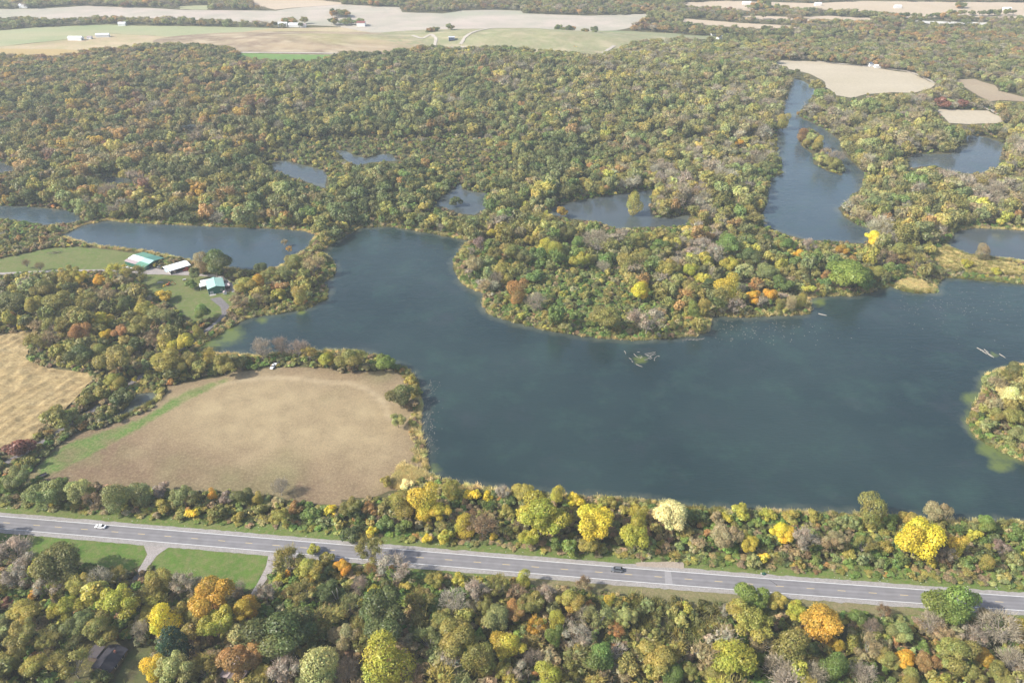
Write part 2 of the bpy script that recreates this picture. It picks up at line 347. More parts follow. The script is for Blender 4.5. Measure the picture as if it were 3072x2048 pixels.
def jag(poly_g, step, amp, freq=0.12):
    """resample an outline in metres and roughen it"""
    P = np.asarray(poly_g, float); out = []
    for a, b in zip(P, np.roll(P, -1, 0)):
        k = max(1, int(np.hypot(*(b - a)) / step))
        for i in range(k):
            q = a + (b - a) * i / k
            v = mnoise.noise_vector(Vector((q[0] * freq, q[1] * freq, 3.7)))
            w = mnoise.noise_vector(Vector((q[0] * freq * 3.1, q[1] * freq * 3.1, 9.1)))
            out.append((q[0] + amp * (v.x + 0.6 * w.x), q[1] + amp * (v.y + 0.6 * w.y)))
    return np.array(out)
def sheet(name, outline, z, mat, step=3.0, amp=0.8, inner=None, attr=None, attr_fn=None, zfn=None, parent=None, ground=False, tag_kind='structure'):
    """a tessellated patch of ground or water; outline in photograph pixels (or metres)"""
    g = np.asarray(outline, float) if ground else GA(outline)
    B = jag(g, step, amp) if step else g
    pts = [Vector((float(x), float(y))) for x, y in B]
    nb = len(pts)
    if inner:
        lo, hi = B.min(0), B.max(0)
        gx, gy = np.meshgrid(np.arange(lo[0], hi[0], inner), np.arange(lo[1], hi[1], inner))
        gx = gx.ravel() + rng.uniform(-.3, .3, gx.size) * inner; gy = gy.ravel() + rng.uniform(-.3, .3, gy.size) * inner
        k = inside([tuple(p) for p in B], gx, gy)
        I = np.stack([gx[k], gy[k]], -1)
        if len(I):
            I = I[dist_to_line(I, B) > inner * 0.4]
        pts += [Vector((float(x), float(y))) for x, y in I]
    res = delaunay_2d_cdt(pts, [(i, (i + 1) % nb) for i in range(nb)], [], 1, 1e-4)
    V = np.array([(v.x, v.y, z) for v in res[0]])
    if zfn is not None: V[:, 2] += zfn(V[:, :2])
    faces = []
    for f in res[2]:
        a, b2, c = [V[i] for i in f[:3]]
        cr = (b2[0] - a[0]) * (c[1] - a[1]) - (b2[1] - a[1]) * (c[0] - a[0])
        faces.append(list(f) if cr > 0 else list(f)[::-1])
    me = mesh_np(name, V, faces, mat, smooth=zfn is not None)
    if attr:
        at = me.color_attributes.new(attr, 'FLOAT_COLOR', 'POINT')
        c = np.ones((len(V), 4), np.float32); c[:, :3] = attr_fn(V[:, :2], B)
        at.data.foreach_set('color', c.reshape(-1))
    o = link(name, me, parent)
    if tag_kind: o['kind'] = tag_kind
    return o
def ribbon(name, line_g, half, z, mat, amp=0.0, parent=None, kind='structure', zc=0.0):
    P = np.asarray(line_g, float)
    d = np.gradient(P, axis=0); d /= np.linalg.norm(d, axis=1)[:, None]; nrm = np.stack([-d[:, 1], d[:, 0]], -1)
    hl = half if np.ndim(half) else np.full(len(P), half)
    L = P + nrm * hl[:, None]; Rr = P - nrm * hl[:, None]
    if amp:
        L += rng.normal(0, amp, L.shape); Rr += rng.normal(0, amp, Rr.shape)
    n = len(P)
    V = [(x, y, z) for x, y in L] + [(x, y, z + zc) for x, y in P] + [(x, y, z) for x, y in Rr]
    faces = []
    for i in range(n - 1):
        faces.append((n + i, n + i + 1, i + 1, i)); faces.append((2 * n + i, 2 * n + i + 1, n + i + 1, n + i))
    o = link(name, mesh_np(name, V, faces, mat), parent)
    if kind: o['kind'] = kind
    return o
def resample(P, step):
    P = np.asarray(P, float); s = np.r_[0, np.cumsum(np.hypot(*np.diff(P, axis=0).T))]
    t = np.linspace(0, s[-1], max(2, int(s[-1] / step)))
    return np.stack([np.interp(t, s, P[:, 0]), np.interp(t, s, P[:, 1])], -1)
def smooth_line(P, step, k=9):
    Q = resample(P, step)
    for _ in range(k):
        Q[1:-1] = (Q[:-2] + 2 * Q[1:-1] + Q[2:]) / 4
    return Q

# ------------------------------------------------------------------ ground, fields, water
g_floor = ground_mat('woodland_floor', [(0.105, 0.092, 0.045), (0.080, 0.088, 0.034), (0.13, 0.10, 0.055), (0.06, 0.068, 0.028)], (0.03, 0.2, 0.9))
gv = [(-3500, -600, 0), (3500, -600, 0), (3500, 5000, 0), (-3500, 5000, 0)]
tag(link('ground', mesh_np('ground', gv, [(0, 1, 2, 3)], g_floor)), kind='structure')

FC = {'pale': [(0.40, 0.34, 0.285), (0.27, 0.30, 0.20), (0.46, 0.39, 0.33), (0.31, 0.29, 0.23)],
      'palegreen': [(0.29, 0.30, 0.17), (0.22, 0.26, 0.13), (0.35, 0.31, 0.19)],
      'palegreen2': [(0.20, 0.22, 0.12), (0.15, 0.20, 0.09), (0.30, 0.26, 0.17)],
      'tan': [(0.38, 0.30, 0.18), (0.22, 0.165, 0.11), (0.48, 0.39, 0.26), (0.27, 0.26, 0.12)],
      'gold': [(0.36, 0.27, 0.12), (0.32, 0.25, 0.11), (0.38, 0.29, 0.15)],
      'green': [(0.13, 0.22, 0.06), (0.16, 0.24, 0.07), (0.11, 0.18, 0.05)],
      'sand': [(0.43, 0.35, 0.25), (0.40, 0.32, 0.22), (0.46, 0.37, 0.28)],
      'sand2': [(0.40, 0.345, 0.25), (0.36, 0.31, 0.215), (0.43, 0.375, 0.28)],
      'brownfield': [(0.30, 0.235, 0.16), (0.26, 0.20, 0.13), (0.34, 0.28, 0.19)],
      'white': [(0.52, 0.50, 0.45), (0.48, 0.46, 0.40)]}
FM = {k: ground_mat('field_' + k, v, (0.006, 0.012, 0.02), bump=0.1, stretch=(R(8), 0.25)) for k, v in FC.items()}
for i, (poly, key) in enumerate(FAR_FIELDS):
    sheet('crop_field', poly, 0.10 + 0.02 * i, FM[key], step=12, amp=3.0)

# capped mounds beyond the wood
MOUNDS = []
def mound_h(X, Y):
    hh = 0.0
    for cx, cy, rx, ry, h, rot in MOUNDS:
        dx, dy = X - cx, Y - cy; x = dx * math.cos(rot) + dy * math.sin(rot); y = -dx * math.sin(rot) + dy * math.cos(rot)
        q = math.hypot(x / rx, y / ry)
        if q < 1: hh = max(hh, h * (math.cos(math.pi * q ** 1.1) * 0.5 + 0.5) + 1.6 * (1 - q) * mnoise.fractal(Vector((X * .02, Y * .03, 1)), 1, 2, 3) + 0.4)
    return hh
def mound(name, px, py, rx, ry, h, mat, cols, rot=0.0):
    c = G(px, py); n = 90; rings = 26; V = [(c[0], c[1], 0)]; Fc = []
    MOUNDS.append((c[0], c[1], rx, ry, h, rot))
    for r in range(1, rings + 1):
        q = r / rings * .999
        for k in range(n):
            a = 2 * math.pi * k / n; x = rx * q * math.cos(a); y = ry * q * math.sin(a)
            V.append((c[0] + x * math.cos(rot) - y * math.sin(rot), c[1] + x * math.sin(rot) + y * math.cos(rot), 0))
    V = [(x, y, mound_h(x, y) if i <= (rings - 1) * n else .15) for i, (x, y, z) in enumerate(V)]
    for k in range(n): Fc.append((0, 1 + k, 1 + (k + 1) % n))
    for r in range(rings - 1):
        for k in range(n):
            a = 1 + r * n + k; b = 1 + r * n + (k + 1) % n
            Fc.append((a, a + n, b + n, b))
    me = mesh_np(name, V, Fc, mat, True)
    at = me.color_attributes.new('soil', 'FLOAT_COLOR', 'POINT'); C = np.ones((len(V), 4), np.float32)
    base, brown, pale, grass = [np.array(q) for q in cols]
    for i, (x, y, z) in enumerate(V):
        a = mnoise.fractal(Vector((x * .012, y * .03, 4.0)), 1, 2, 4); b = mnoise.fractal(Vector((x * .03 + y * .02, y * .05, 9.0)), 1, 2, 4); e = (x - c[0]) / rx
        col = base; t = np.clip(.5 + 1.6 * a - .5 * e, 0, 1) * .85; col = col * (1 - t) + brown * t
        t = np.clip(1.8 * b - .2, 0, .8); col = col * (1 - t) + pale * t
        t = np.clip(z / h * .9 - .62 + .7 * e + .4 * a, 0, .9); col = col * (1 - t) + grass * t
        C[i, :3] = col
    at.data.foreach_set('color', C.reshape(-1))
    return tag(link(name, me), kind='structure')
m_mound = ground_mat('mound_soil', [(0.22, 0.17, 0.11), (0.40, 0.34, 0.22)], (0.03, 0.12), attr='soil', bump=0.3)
mound('hill', 960, 128, 265, 88, 9, m_mound, ((.34, .26, .165), (.17, .12, .085), (.46, .38, .26), (.33, .34, .12)), R(-4))
mound('hill', 1580, 124, 270, 100, 16, m_mound, ((.24, .25, .13), (.20, .21, .11), (.40, .34, .22), (.27, .26, .14)), R(-6))

# brown meadow with its mown green strip, bare patches and tyre tracks
TRACKS = [Z('M0', (1500, 1090), (1640, 1050), (1850, 1028), (2050, 1034), (2250, 1060), 'M1', (60, 1060), (200, 1110), (300, 1200), (340, 1320)),
          Z('M0', (1480, 1104), (1640, 1063), (1850, 1040), (2050, 1046), (2240, 1074), 'M1', (50, 1076), (185, 1122), (285, 1210), (322, 1320))]
def brown_col(P, B):
    px, py = PX(P[:, 0], P[:, 1], 0.0)
    n1 = np.array([mnoise.fractal(Vector((x * .016, y * .016, 0.3)), 1.0, 2.0, 4) for x, y in P])
    n2 = np.array([mnoise.fractal(Vector((x * .07, y * .07, 5.3)), 1.0, 2.0, 4) for x, y in P])
    tan = np.array([0.285, 0.218, 0.125]); dark = np.array([0.165, 0.110, 0.070]); olive = np.array([0.17, 0.165, 0.075]); straw = np.array([0.36, 0.285, 0.165])
    gcx, gcy = 900.0, 1260.0
    core = np.exp(-(((px - gcx) / 420) ** 2 + ((py - gcy) / 150) ** 2))
    d = np.clip(0.95 - 1.25 * core + 0.55 * n1 + .2 * n2, 0, 1)[:, None]
    c = tan * (1 - d) + dark * d
    s = np.clip(core * 0.5 + 0.6 * n2 - 0.1, 0, 0.75)[:, None]; c = c * (1 - s) + straw * s
    o = np.clip(1.4 * n1 * (n2 > -.4) - 0.35, 0, 0.6)[:, None]; c = c * (1 - o) + olive * o
    strip = np.array(GREEN_STRIP)
    sg = GA(GREEN_STRIP); dd = dist_to_line(P, sg); ins = inside([tuple(q) for q in sg], P[:, 0], P[:, 1])
    k = np.where(ins, 1.0, np.clip(1 - dd / 1.2, 0, 1))
    k = np.clip(k * (1.0 + 0.9 * n2) , 0, 0.95)[:, None]
    c = c * (1 - k) + np.array([0.075, 0.170, 0.026]) * k
    for t in TRACKS:
        tl = resample(GA(t), 3.0); q = np.clip(1 - dist_to_line(P, tl, False) / 1.7, 0, 1)[:, None] * 0.8
        c = c * (1 - q) + np.array([0.40, 0.32, 0.20]) * q
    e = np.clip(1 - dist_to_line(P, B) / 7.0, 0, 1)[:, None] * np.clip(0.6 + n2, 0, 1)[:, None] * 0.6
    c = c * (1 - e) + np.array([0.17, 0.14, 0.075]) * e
    return c
m_brown = ground_mat('meadow_soil', [(0.12, 0.085, 0.052), (0.36, 0.285, 0.16)], (0.09, 0.7), attr='soil', bump=0.45)
sheet('meadow', FIELD_BROWN, 0.16, m_brown, step=2.5, amp=1.2, inner=2.2, attr='soil', attr_fn=brown_col)

# cut crop with lodged straw in rows
ROW = R(63)
def straw_z(P):
    t = (-P[:, 0] * math.sin(ROW) + P[:, 1] * math.cos(ROW))
    z = []
    for (x, y), q in zip(P, t):
        w = mnoise.fractal(Vector((x * .035, y * .035, 2.2)), 1, 2, 3)
        z.append(0.42 + 0.26 * math.sin(2 * math.pi * q / 6.0 + 3.5 * w) + 1.1 * mnoise.fractal(Vector((x * .16, y * .16, 7.1)), 1, 2, 4))
    return np.maximum(np.array(z), 0.0)
m_straw = ground_mat('straw', [(0.37, 0.28, 0.135), (0.27, 0.195, 0.095), (0.46, 0.36, 0.19), (0.20, 0.14, 0.065)], (0.04, 0.25, 0.8), bump=0.9, stretch=(-ROW, 0.2), stripes=(-ROW - math.pi / 2, 6.5, 0.10))
sheet('straw_field', STRAW, 0.16, m_straw, step=3, amp=1.5, inner=1.6, zfn=straw_z)

m_lawn = ground_mat('lawn_grass', [(0.095, 0.165, 0.030), (0.125, 0.165, 0.042), (0.072, 0.135, 0.025), (0.17, 0.165, 0.07)], (0.03, 0.09, 0.3))
m_verge = ground_mat('verge_grass', [(0.105, 0.165, 0.034), (0.15, 0.165, 0.055), (0.080, 0.135, 0.026), (0.19, 0.175, 0.08)], (0.04, 0.2, 0.7))
m_verge_dry = ground_mat('dry_verge_grass', [(0.20, 0.17, 0.085), (0.15, 0.15, 0.06), (0.24, 0.19, 0.11), (0.13, 0.14, 0.055)], (0.05, 0.2, 0.7))
m_gravel = ground_mat('gravel', [(0.30, 0.27, 0.25), (0.25, 0.22, 0.20), (0.35, 0.32, 0.30)], (0.1, 0.4, 1.5), bump=0.2)
m_pale_gravel = ground_mat('pale_gravel', [(0.40, 0.36, 0.30), (0.35, 0.31, 0.26), (0.44, 0.40, 0.34)], (0.05, 0.2, 0.8), bump=0.1)
m_dark_gravel = ground_mat('dark_gravel', [(0.16, 0.15, 0.15), (0.13, 0.12, 0.12), (0.20, 0.185, 0.18)], (0.1, 0.4, 1.5), bump=0.2)
m_reedbank = ground_mat('reed_bank', [(0.26, 0.21, 0.11), (0.17, 0.16, 0.07), (0.30, 0.24, 0.14)], (0.05, 0.3, 0.9), bump=0.8)
m_clear = ground_mat('lawn_and_dirt', [(0.10, 0.11, 0.045), (0.12, 0.085, 0.05), (0.085, 0.11, 0.04)], (0.06, 0.2, 0.8))  # lawn mixed with bare dirt in the clearing by the house
m_farm = ground_mat('rough_grass', [(0.105, 0.155, 0.038), (0.145, 0.155, 0.055), (0.08, 0.125, 0.028), (0.19, 0.165, 0.085)], (0.03, 0.1, 0.4))
for p in (LAWN_NORTH, LAWN_YARD): sheet('lawn', p, 0.10, m_farm, step=2.5, amp=1.3)
DRY_VERGE = [(x, float(below_edge(x)) + 12) for x in range(1500, 2800, 100)] + [(x, float(below_edge(x)) + 14 + 55 * math.sin(math.pi * (x - 1480) / 1340) ** .5) for x in range(2790, 1499, -100)]
sheet('verge', DRY_VERGE, 0.12, m_verge_dry, step=2.0, amp=0.8)
for p in (LAWN_A, LAWN_B): sheet('lawn', p, 0.10, m_lawn, step=2.5, amp=0.9)
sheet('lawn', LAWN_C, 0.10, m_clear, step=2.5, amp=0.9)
sheet('gravel_yard', YARD, 0.14, m_gravel, step=2.0, amp=0.6)
sheet('driveway', DRIVE_LOOP, 0.18, m_gravel, step=2.0, amp=0.4)
sheet('driveway', DRIVE_BARN, 0.19, m_dark_gravel, step=2.0, amp=0.4)
for p in (DRIVEWAY_A, DRIVEWAY_B): sheet('driveway', p, 0.15, m_gravel, step=2.0, amp=0.4)
sheet('turnout', TURNOUT, 0.21, ground_mat('turnout_dirt', [(0.33, 0.28, 0.23), (0.28, 0.23, 0.18)], (0.2, 0.6)), step=1.5, amp=0.5)
ribbon('dirt_lane', smooth_line(GA(LANE), 2.0), 1.7, 0.15, m_dark_gravel, amp=0.15)
ribbon('dirt_lane', smooth_line(GA(LANE_WEST), 2.0), 1.6, 0.15, m_gravel, amp=0.12)
for i, p in enumerate(GRAVEL_FAR):
    o = ribbon('gravel_track', smooth_line(GA(p), 5.0, 3), 2.5, 0.5 + 0.02 * i, m_pale_gravel, amp=0.3)
    for v in o.data.vertices: v.co.z += mound_h(v.co.x, v.co.y)
# the far lane over the green mound has to lie on it: those two tracks were traced at its foot
sheet('reed_spit', SPIT, 0.32, m_reedbank, step=2, amp=0.5)
sheet('marsh', MARSH, 0.12, m_reedbank, step=4, amp=1.5)

ALGAE = [(Z('M0', (1570, 740))[0], 85), (Z('M0', (1440, 800))[0], 75), (Z('M0', (1800, 640))[0], 32), (Z('M0', (2080, 585))[0], 25), (Z('B1', (640, 90))[0], 40), (Z('M1', (2060, 910))[0], 36),
         (Z('M2', (1990, 1180))[0], 55), (Z('M2', (2100, 1530))[0], 60), (Z('B2', (2200, 60))[0], 70), (Z('M2', (2150, 870))[0], 28), (Z('M2', (930, 520))[0], 40)]
def shore_attr(width):
    def fn(P, B):
        c = np.zeros((len(P), 3)); c[:, 0] = np.clip(1 - dist_to_line(P, B) / width, 0, 1)
        px, py = PX(P[:, 0], P[:, 1], 0.0)
        for (ax, ay), r in ALGAE:
            c[:, 1] = np.maximum(c[:, 1], np.clip(1.15 - np.hypot((px - ax), (py - ay) * 1.7) / r, 0, 1))
        di = dist_to_line(P, GA(ISLAND)); c[:, 0] = np.maximum(c[:, 0], np.clip(1.0 - di / 13.0, 0, 1) * (width > 10)); c[:, 1] = np.maximum(c[:, 1], np.clip(.80 - di / 11.0, 0, 1) * (width > 10))
        return c
    return fn
sheet('lake', LAKE, 0.24, WATER_MAT, step=3, amp=0.9, inner=4.5, attr='shore', attr_fn=shore_attr(13.0))
sheet('pond', NORTH_POND, 0.24, RIVER_MAT, step=4, amp=0.9, inner=9, attr='shore', attr_fn=shore_attr(6.0))
sheet('pond', WEST_POND, 0.24, RIVER_MAT, step=4, amp=0.9, inner=9, attr='shore', attr_fn=shore_attr(5.0))
sheet('river', RIVER, 0.24, RIVER_MAT, step=5, amp=1.4, inner=12, attr='shore', attr_fn=shore_attr(5.0))
for p in PONDS: sheet('pond', p, 0.24, POND_MAT, step=3.5, amp=1.0, inner=8, attr='shore', attr_fn=shore_attr(4.0))
sheet('island_ground', ISLAND, 0.34, ground_mat('island_grass', [(0.18, 0.19, 0.07), (0.24, 0.20, 0.10), (0.13, 0.19, 0.05)], (0.05, 0.2, 0.8)), step=2.5, amp=0.8)
sheet('islet_ground', RIVER_ISLET, 0.34, g_floor, step=3, amp=1.0)

# ------------------------------------------------------------------ road
eT, eB = GA(EDGE_T), GA(EDGE_B)
ctr = smooth_line((eT + eB) / 2, 2.0, 60)
road_half = 3.55
def across_mat():
    m = bpy.data.materials.new('asphalt'); n, l = nodes_of(m); b = n['Principled BSDF']; b.inputs['Roughness'].default_value = 0.85; b.inputs['Specular IOR Level'].default_value = 0.2
    a = n.new('ShaderNodeVertexColor'); a.layer_name = 'wear'
    geo = n.new('ShaderNodeNewGeometry')
    mp = n.new('ShaderNodeMapping'); mp.inputs['Rotation'].default_value = (0, 0, R(14)); mp.inputs['Scale'].default_value = (0.06, 1, 1); l.new(geo.outputs['Position'], mp.inputs[0])
    t1 = n.new('ShaderNodeTexNoise'); t1.inputs['Scale'].default_value = 2.0; t1.inputs['Detail'].default_value = 6; l.new(mp.outputs[0], t1.inputs['Vector'])
    t2 = n.new('ShaderNodeTexNoise'); t2.inputs['Scale'].default_value = 0.25; t2.inputs['Detail'].default_value = 8; l.new(geo.outputs['Position'], t2.inputs['Vector'])
    ad = n.new('ShaderNodeMath'); ad.operation = 'MULTIPLY_ADD'; l.new(t1.outputs[0], ad.inputs[0]); ad.inputs[1].default_value = 0.6; l.new(t2.outputs[0], ad.inputs[2])
    r = n.new('ShaderNodeMapRange'); r.inputs[1].default_value = 0.4; r.inputs[2].default_value = 1.2; r.inputs[3].default_value = 0.8; r.inputs[4].default_value = 1.2; l.new(ad.outputs[0], r.inputs[0])
    s = n.new('ShaderNodeVectorMath'); s.operation = 'SCALE'; l.new(a.outputs[0], s.inputs[0]); l.new(r.outputs[0], s.inputs['Scale']); l.new(s.outputs[0], b.inputs['Base Color'])
    return m
ASPH = across_mat()
def road_mesh():
    P = ctr; d = np.gradient(P, axis=0); d /= np.linalg.norm(d, axis=1)[:, None]; nr = np.stack([-d[:, 1], d[:, 0]], -1)
    offs = [-3.85, -3.3, -2.6, -1.8, -1.0, -0.45, 0, 0.45, 1.0, 1.8, 2.6, 3.3, 3.85]
    val = [.215, .20, .18, .20, .178, .20, .225, .20, .178, .20, .18, .20, .215]
    V = []; Cc = []
    for o_, v in zip(offs, val):
        for p, q in zip(P, nr):
            V.append((p[0] + q[0] * o_, p[1] + q[1] * o_, 0.30 + 0.05 * (1 - abs(o_) / 3.85))); Cc.append((v, v * .965, v * .985, 1))
    n = len(P); faces = []
    for j in range(len(offs) - 1):
        for i in range(n - 1):
            a = j * n + i; faces.append((a, a + 1, a + n + 1, a + n))
    me = mesh_np('road', V, faces, ASPH)
    at = me.color_attributes.new('wear', 'FLOAT_COLOR', 'POINT'); at.data.foreach_set('color', np.array(Cc, np.float32).reshape(-1))
    return me
# flip so normals face up
def face_up(me):
    bm = bmesh.new(); bm.from_mesh(me); bmesh.ops.recalc_face_normals(bm, faces=bm.faces[:])
    if bm.faces and sum(f.normal.z for f in bm.faces) < 0: bmesh.ops.reverse_faces(bm, faces=bm.faces[:])
    bm.to_mesh(me); bm.free()
rm = road_mesh(); face_up(rm)
road = tag(link('road', rm), kind='structure')
m_shoulder = ground_mat('shoulder_gravel', [(0.28, 0.265, 0.25), (0.24, 0.22, 0.20), (0.32, 0.30, 0.285)], (0.1, 0.5, 1.6), bump=0.15)
ribbon('verge', ctr, np.full(len(ctr), 15.5) + rng.normal(0, .4, len(ctr)), 0.07, m_verge, amp=0.3)
sh_ = ribbon('road_shoulder', ctr, np.full(len(ctr), 5.9), 0.20, m_shoulder, amp=0.16); 
def offset_line(P, o_):
    d = np.gradient(P, axis=0); d /= np.linalg.norm(d, axis=1)[:, None]
    return P + np.stack([-d[:, 1], d[:, 0]], -1) * o_
m_white = plain('road_paint_white', (0.72, 0.72, 0.70), 0.6, 0.3, var=0.15, scale=0.4)
m_yellow = plain('road_paint_yellow', (0.60, 0.46, 0.20), 0.6, 0.3, var=0.18, scale=2)
for s in (1, -1):
    o = ribbon('edge_line', offset_line(ctr, s * road_half), 0.11, 0.325, m_white, parent=road, kind=None)
dash_px = [-50, 23, 104.6, 179.8, 258.9, 339.3, 419.6, 501.3, 584.2, 665.8, 748.5, 831.6, 916, 1001, 1086.7, 1172, 1258.7, 1344.9, 1432.9, 1520.2, 1609.4, 1699.2, 1789.3, 1878.3,
           1971.4, 2061, 2152.5, 2244.4, 2338.3, 2430.6, 2524.6, 2619.1, 2714.3, 2810, 2906, 3003.4, 3101]
dash_me = None
for x in dash_px:
    yy = (above_edge(x) + below_edge(x)) / 2
    g = np.array(G(x, yy)[:2]); i = int(np.argmin(np.hypot(*(ctr - g).T))); i = min(max(i, 1), len(ctr) - 2)
    t = ctr[i + 1] - ctr[i - 1]; a = math.atan2(t[1], t[0])
    if dash_me is None:
        dash_me = mesh_np('lane_dash', [(-1.55, -.1, 0), (1.55, -.1, 0), (1.55, .1, 0), (-1.55, .1, 0)], [(0, 1, 2, 3)], m_yellow)
    link('lane_dash', dash_me, road, (ctr[i][0], ctr[i][1], 0.362), a)
# a pale patch cut across the road and a tarred crack
def on_road(px): 
    yy = (above_edge(px) + below_edge(px)) / 2; g = np.array(G(px, yy)[:2]); i = int(np.argmin(np.hypot(*(ctr - g).T)))
    t = ctr[min(i + 1, len(ctr) - 1)] - ctr[i - 1]; return ctr[i], math.atan2(t[1], t[0])
p_, a_ = on_road(1998)
o = link('repair_patch', mesh_np('repair_patch', [(-1.4, -3.4, 0), (1.5, -3.4, 0), (1.2, 3.35, 0), (-1.3, 3.35, 0), (-1.4, 0, .04), (1.4, 0, .04)], [(0, 1, 5, 4), (4, 5, 2, 3)], plain('patch_concrete', (0.27, 0.26, 0.26), .9, .1, var=.15, scale=.8)), road, (p_[0], p_[1], 0.345), a_)
p_, a_ = on_road(2322)
o = link('tar_seam', mesh_np('tar_seam', [(-1.7, 2.9, 0), (-1.4, 2.95, 0), (.9, .8, .02), (1.15, 0.1, .03), (.85, 0.1, .03), (.5, .9, .02)], [(0, 5, 2, 1), (5, 4, 3, 2)], plain('tar', (0.035, 0.035, 0.037), .7, .3)), road, (p_[0], p_[1], 0.355), a_)

# ------------------------------------------------------------------ vegetation: tree forms one metre wide and one metre high
def unit(v): return v / np.maximum(np.linalg.norm(v, axis=-1, keepdims=True), 1e-9)
def leaf_quads(C, Nn, size, aspect=1.0):
    """small leaf sprays centred at C facing roughly Nn"""
    n = len(C)
    t = unit(np.cross(Nn, unit(rng.normal(size=(n, 3))))); b = np.cross(Nn, t)
    s = size * rng.uniform(0.6, 1.35, (n, 1)); a = aspect * rng.uniform(.75, 1.3, (n, 1))
    P = np.stack([C - t * s * a * .5, C + b * s * .5 * rng.uniform(.6, 1, (n, 1)) + t * s * .12, C + t * s * a * .5, C - b * s * .5 * rng.uniform(.6, 1, (n, 1)) - t * s * .1], 1)
    P += rng.normal(0, .12, (n, 4, 3)) * s[:, :, None]
    return P
def crown_leaves(blobs, n, size, fuzz=0.25, droop=0.0):
    """sprays over the surface of overlapping boughs: (centre, radius) pairs"""
    Cn = np.array([b[0] for b in blobs]); Rd = np.array([b[1] for b in blobs])
    w = Rd ** 2; pick = rng.choice(len(blobs), n * 2, p=w / w.sum())
    d = unit(rng.normal(size=(n * 2, 3)) + np.array([0, 0, 0.35]))
    rr = Rd[pick] * (1 - fuzz * rng.random(n * 2) ** 1.5 + .08 * rng.normal(size=n * 2))
    P = Cn[pick] + d * rr[:, None] * np.array([1, 1, .85])
    dist = np.linalg.norm((P[:, None, :] - Cn[None]) / np.array([1, 1, .85]), axis=-1)
    dist[np.arange(n * 2), pick] = 9
    ok = ~(dist < Rd[None] * .78).any(1)
    P, d, pick = P[ok][:n], d[ok][:n], pick[ok][:n]
    Nn = unit(d + 0.38 * rng.normal(size=d.shape) + np.array([0, 0, .3]))
    q = leaf_quads(P, Nn, size)
    bv = rng.uniform(.8, 1.18, len(blobs)); br = rng.normal(0, .06, len(blobs))
    hd = unit(rng.normal(size=3)); drift = ((P - np.array([0, 0, .6])) @ hd) * .22
    br = br[pick] + drift; bv = bv[pick]
    v = (bv * rng.uniform(.76, 1.24, len(P)))[:, None] * np.stack([1 + br + rng.normal(0, .06, len(P)), np.ones(len(P)), 1 - abs(br) * .3 + rng.normal(0, .05, len(P))], -1)
    return q, np.clip(v, .1, 1.95)
def tube(V, Fc, p, q, r0, r1, sides=5):
    p, q = np.array(p, float), np.array(q, float); d = unit(q - p)
    a = unit(np.cross(d, [0.3, 0.9, 0.31])); b = np.cross(d, a); k = len(V)
    for c, r in ((p, r0), (q, r1)):
        for i in range(sides):
            t = 2 * math.pi * i / sides
            V.append(tuple(c + r * (a * math.cos(t) + b * math.sin(t))))
    for i in range(sides):
        j = (i + 1) % sides; Fc.append((k + i, k + j, k + sides + j, k + sides + i))
def trunk_mesh(name, tips, fork, r=0.03, mat=None, bend=.03):
    V, Fc = [], []
    f = np.array([rng.normal(0, bend), rng.normal(0, bend), fork])
    tube(V, Fc, (0, 0, -.01), f * .5, r, r * .8, 6); tube(V, Fc, f * .5, f, r * .8, r * .62, 6)
    for t in tips:
        t = np.array(t); m = f + (t - f) * .5 + np.array([0, 0, -.02]) + rng.normal(0, .02, 3)
        tube(V, Fc, f, m, r * .5, r * .3, 4); tube(V, Fc, m, t, r * .3, r * .1, 4)
        for _ in range(2):
            e = t + rng.normal(0, .09, 3) + np.array([0, 0, .05]); tube(V, Fc, m + (t - m) * rng.uniform(0, .8), e, r * .16, r * .05, 3)
    return mesh_np(name, V, Fc, mat or BARK)
def boughs(n, cz, ax, az, r0, r1, skirt=0.0):
    out = []
    for i in range(n):
        d = unit(rng.normal(size=3)); q = rng.random() ** .4
        p = np.array([d[0] * ax * q, d[1] * ax * q, cz + d[2] * az * q])
        rr = rng.uniform(r0, r1) * (1.1 - .35 * q)
        out.append((p, rr))
    return out
def form_round(n, size, seed=0):
    b = boughs(17, .60, .35, .25, .11, .25); q, v = crown_leaves(b, n, size)
    return q, v, [x[0] for x in b[:8]], .34, .022
def form_tall(n, size):
    b = [(np.array([rng.normal(0, .13), rng.normal(0, .13), z]), rng.uniform(.17, .26) * (1.15 - .55 * abs(z - .52))) for z in np.linspace(.24, .84, 13)]
    b += boughs(6, .5, .27, .2, .12, .17)
    q, v = crown_leaves(b, n, size); return q, v, [x[0] for x in b[2:12:2]], .30, .022
def form_cone(n, size):
    b = []
    for z in np.linspace(.14, .92, 11):
        w = .36 * max(1 - (z - .1) / .92, 0) ** .55 + .04
        for k in range(4 if w > .12 else 2):
            a = rng.random() * 6.283; b.append((np.array([math.cos(a) * w * .7, math.sin(a) * w * .7, z]), w * .62 + .035))
    q, v = crown_leaves(b, n, size); return q, v, [(0, 0, .9)], .5, .025
def form_spread(n, size):
    b = boughs(16, .62, .38, .22, .14, .20) + [(np.array([rng.normal(0, .07), rng.normal(0, .07), .5]), .15)]
    q, v = crown_leaves(b, n, size, .35); return q, v, [x[0] for x in b[:9]], .26, .024
def twigs(tips, n, size):
    C = np.array(tips)[rng.integers(0, len(tips), n)] + rng.normal(0, .06, (n, 3)) + np.array([0, 0, .02])
    ctr_ = np.array([0, 0, .35]); d = unit(C - ctr_ + .25 * rng.normal(size=(n, 3)))
    side = unit(np.cross(d, rng.normal(size=(n, 3)))); L = size * rng.uniform(.6, 1.5, (n, 1)); w = size * .075
    P = np.stack([C - side * w, C + side * w, C + d * L + side * w * .3, C + d * L - side * w * .3], 1)
    v = rng.uniform(.65, 1.3, (n, 1)) * np.ones((n, 3)); return P, v
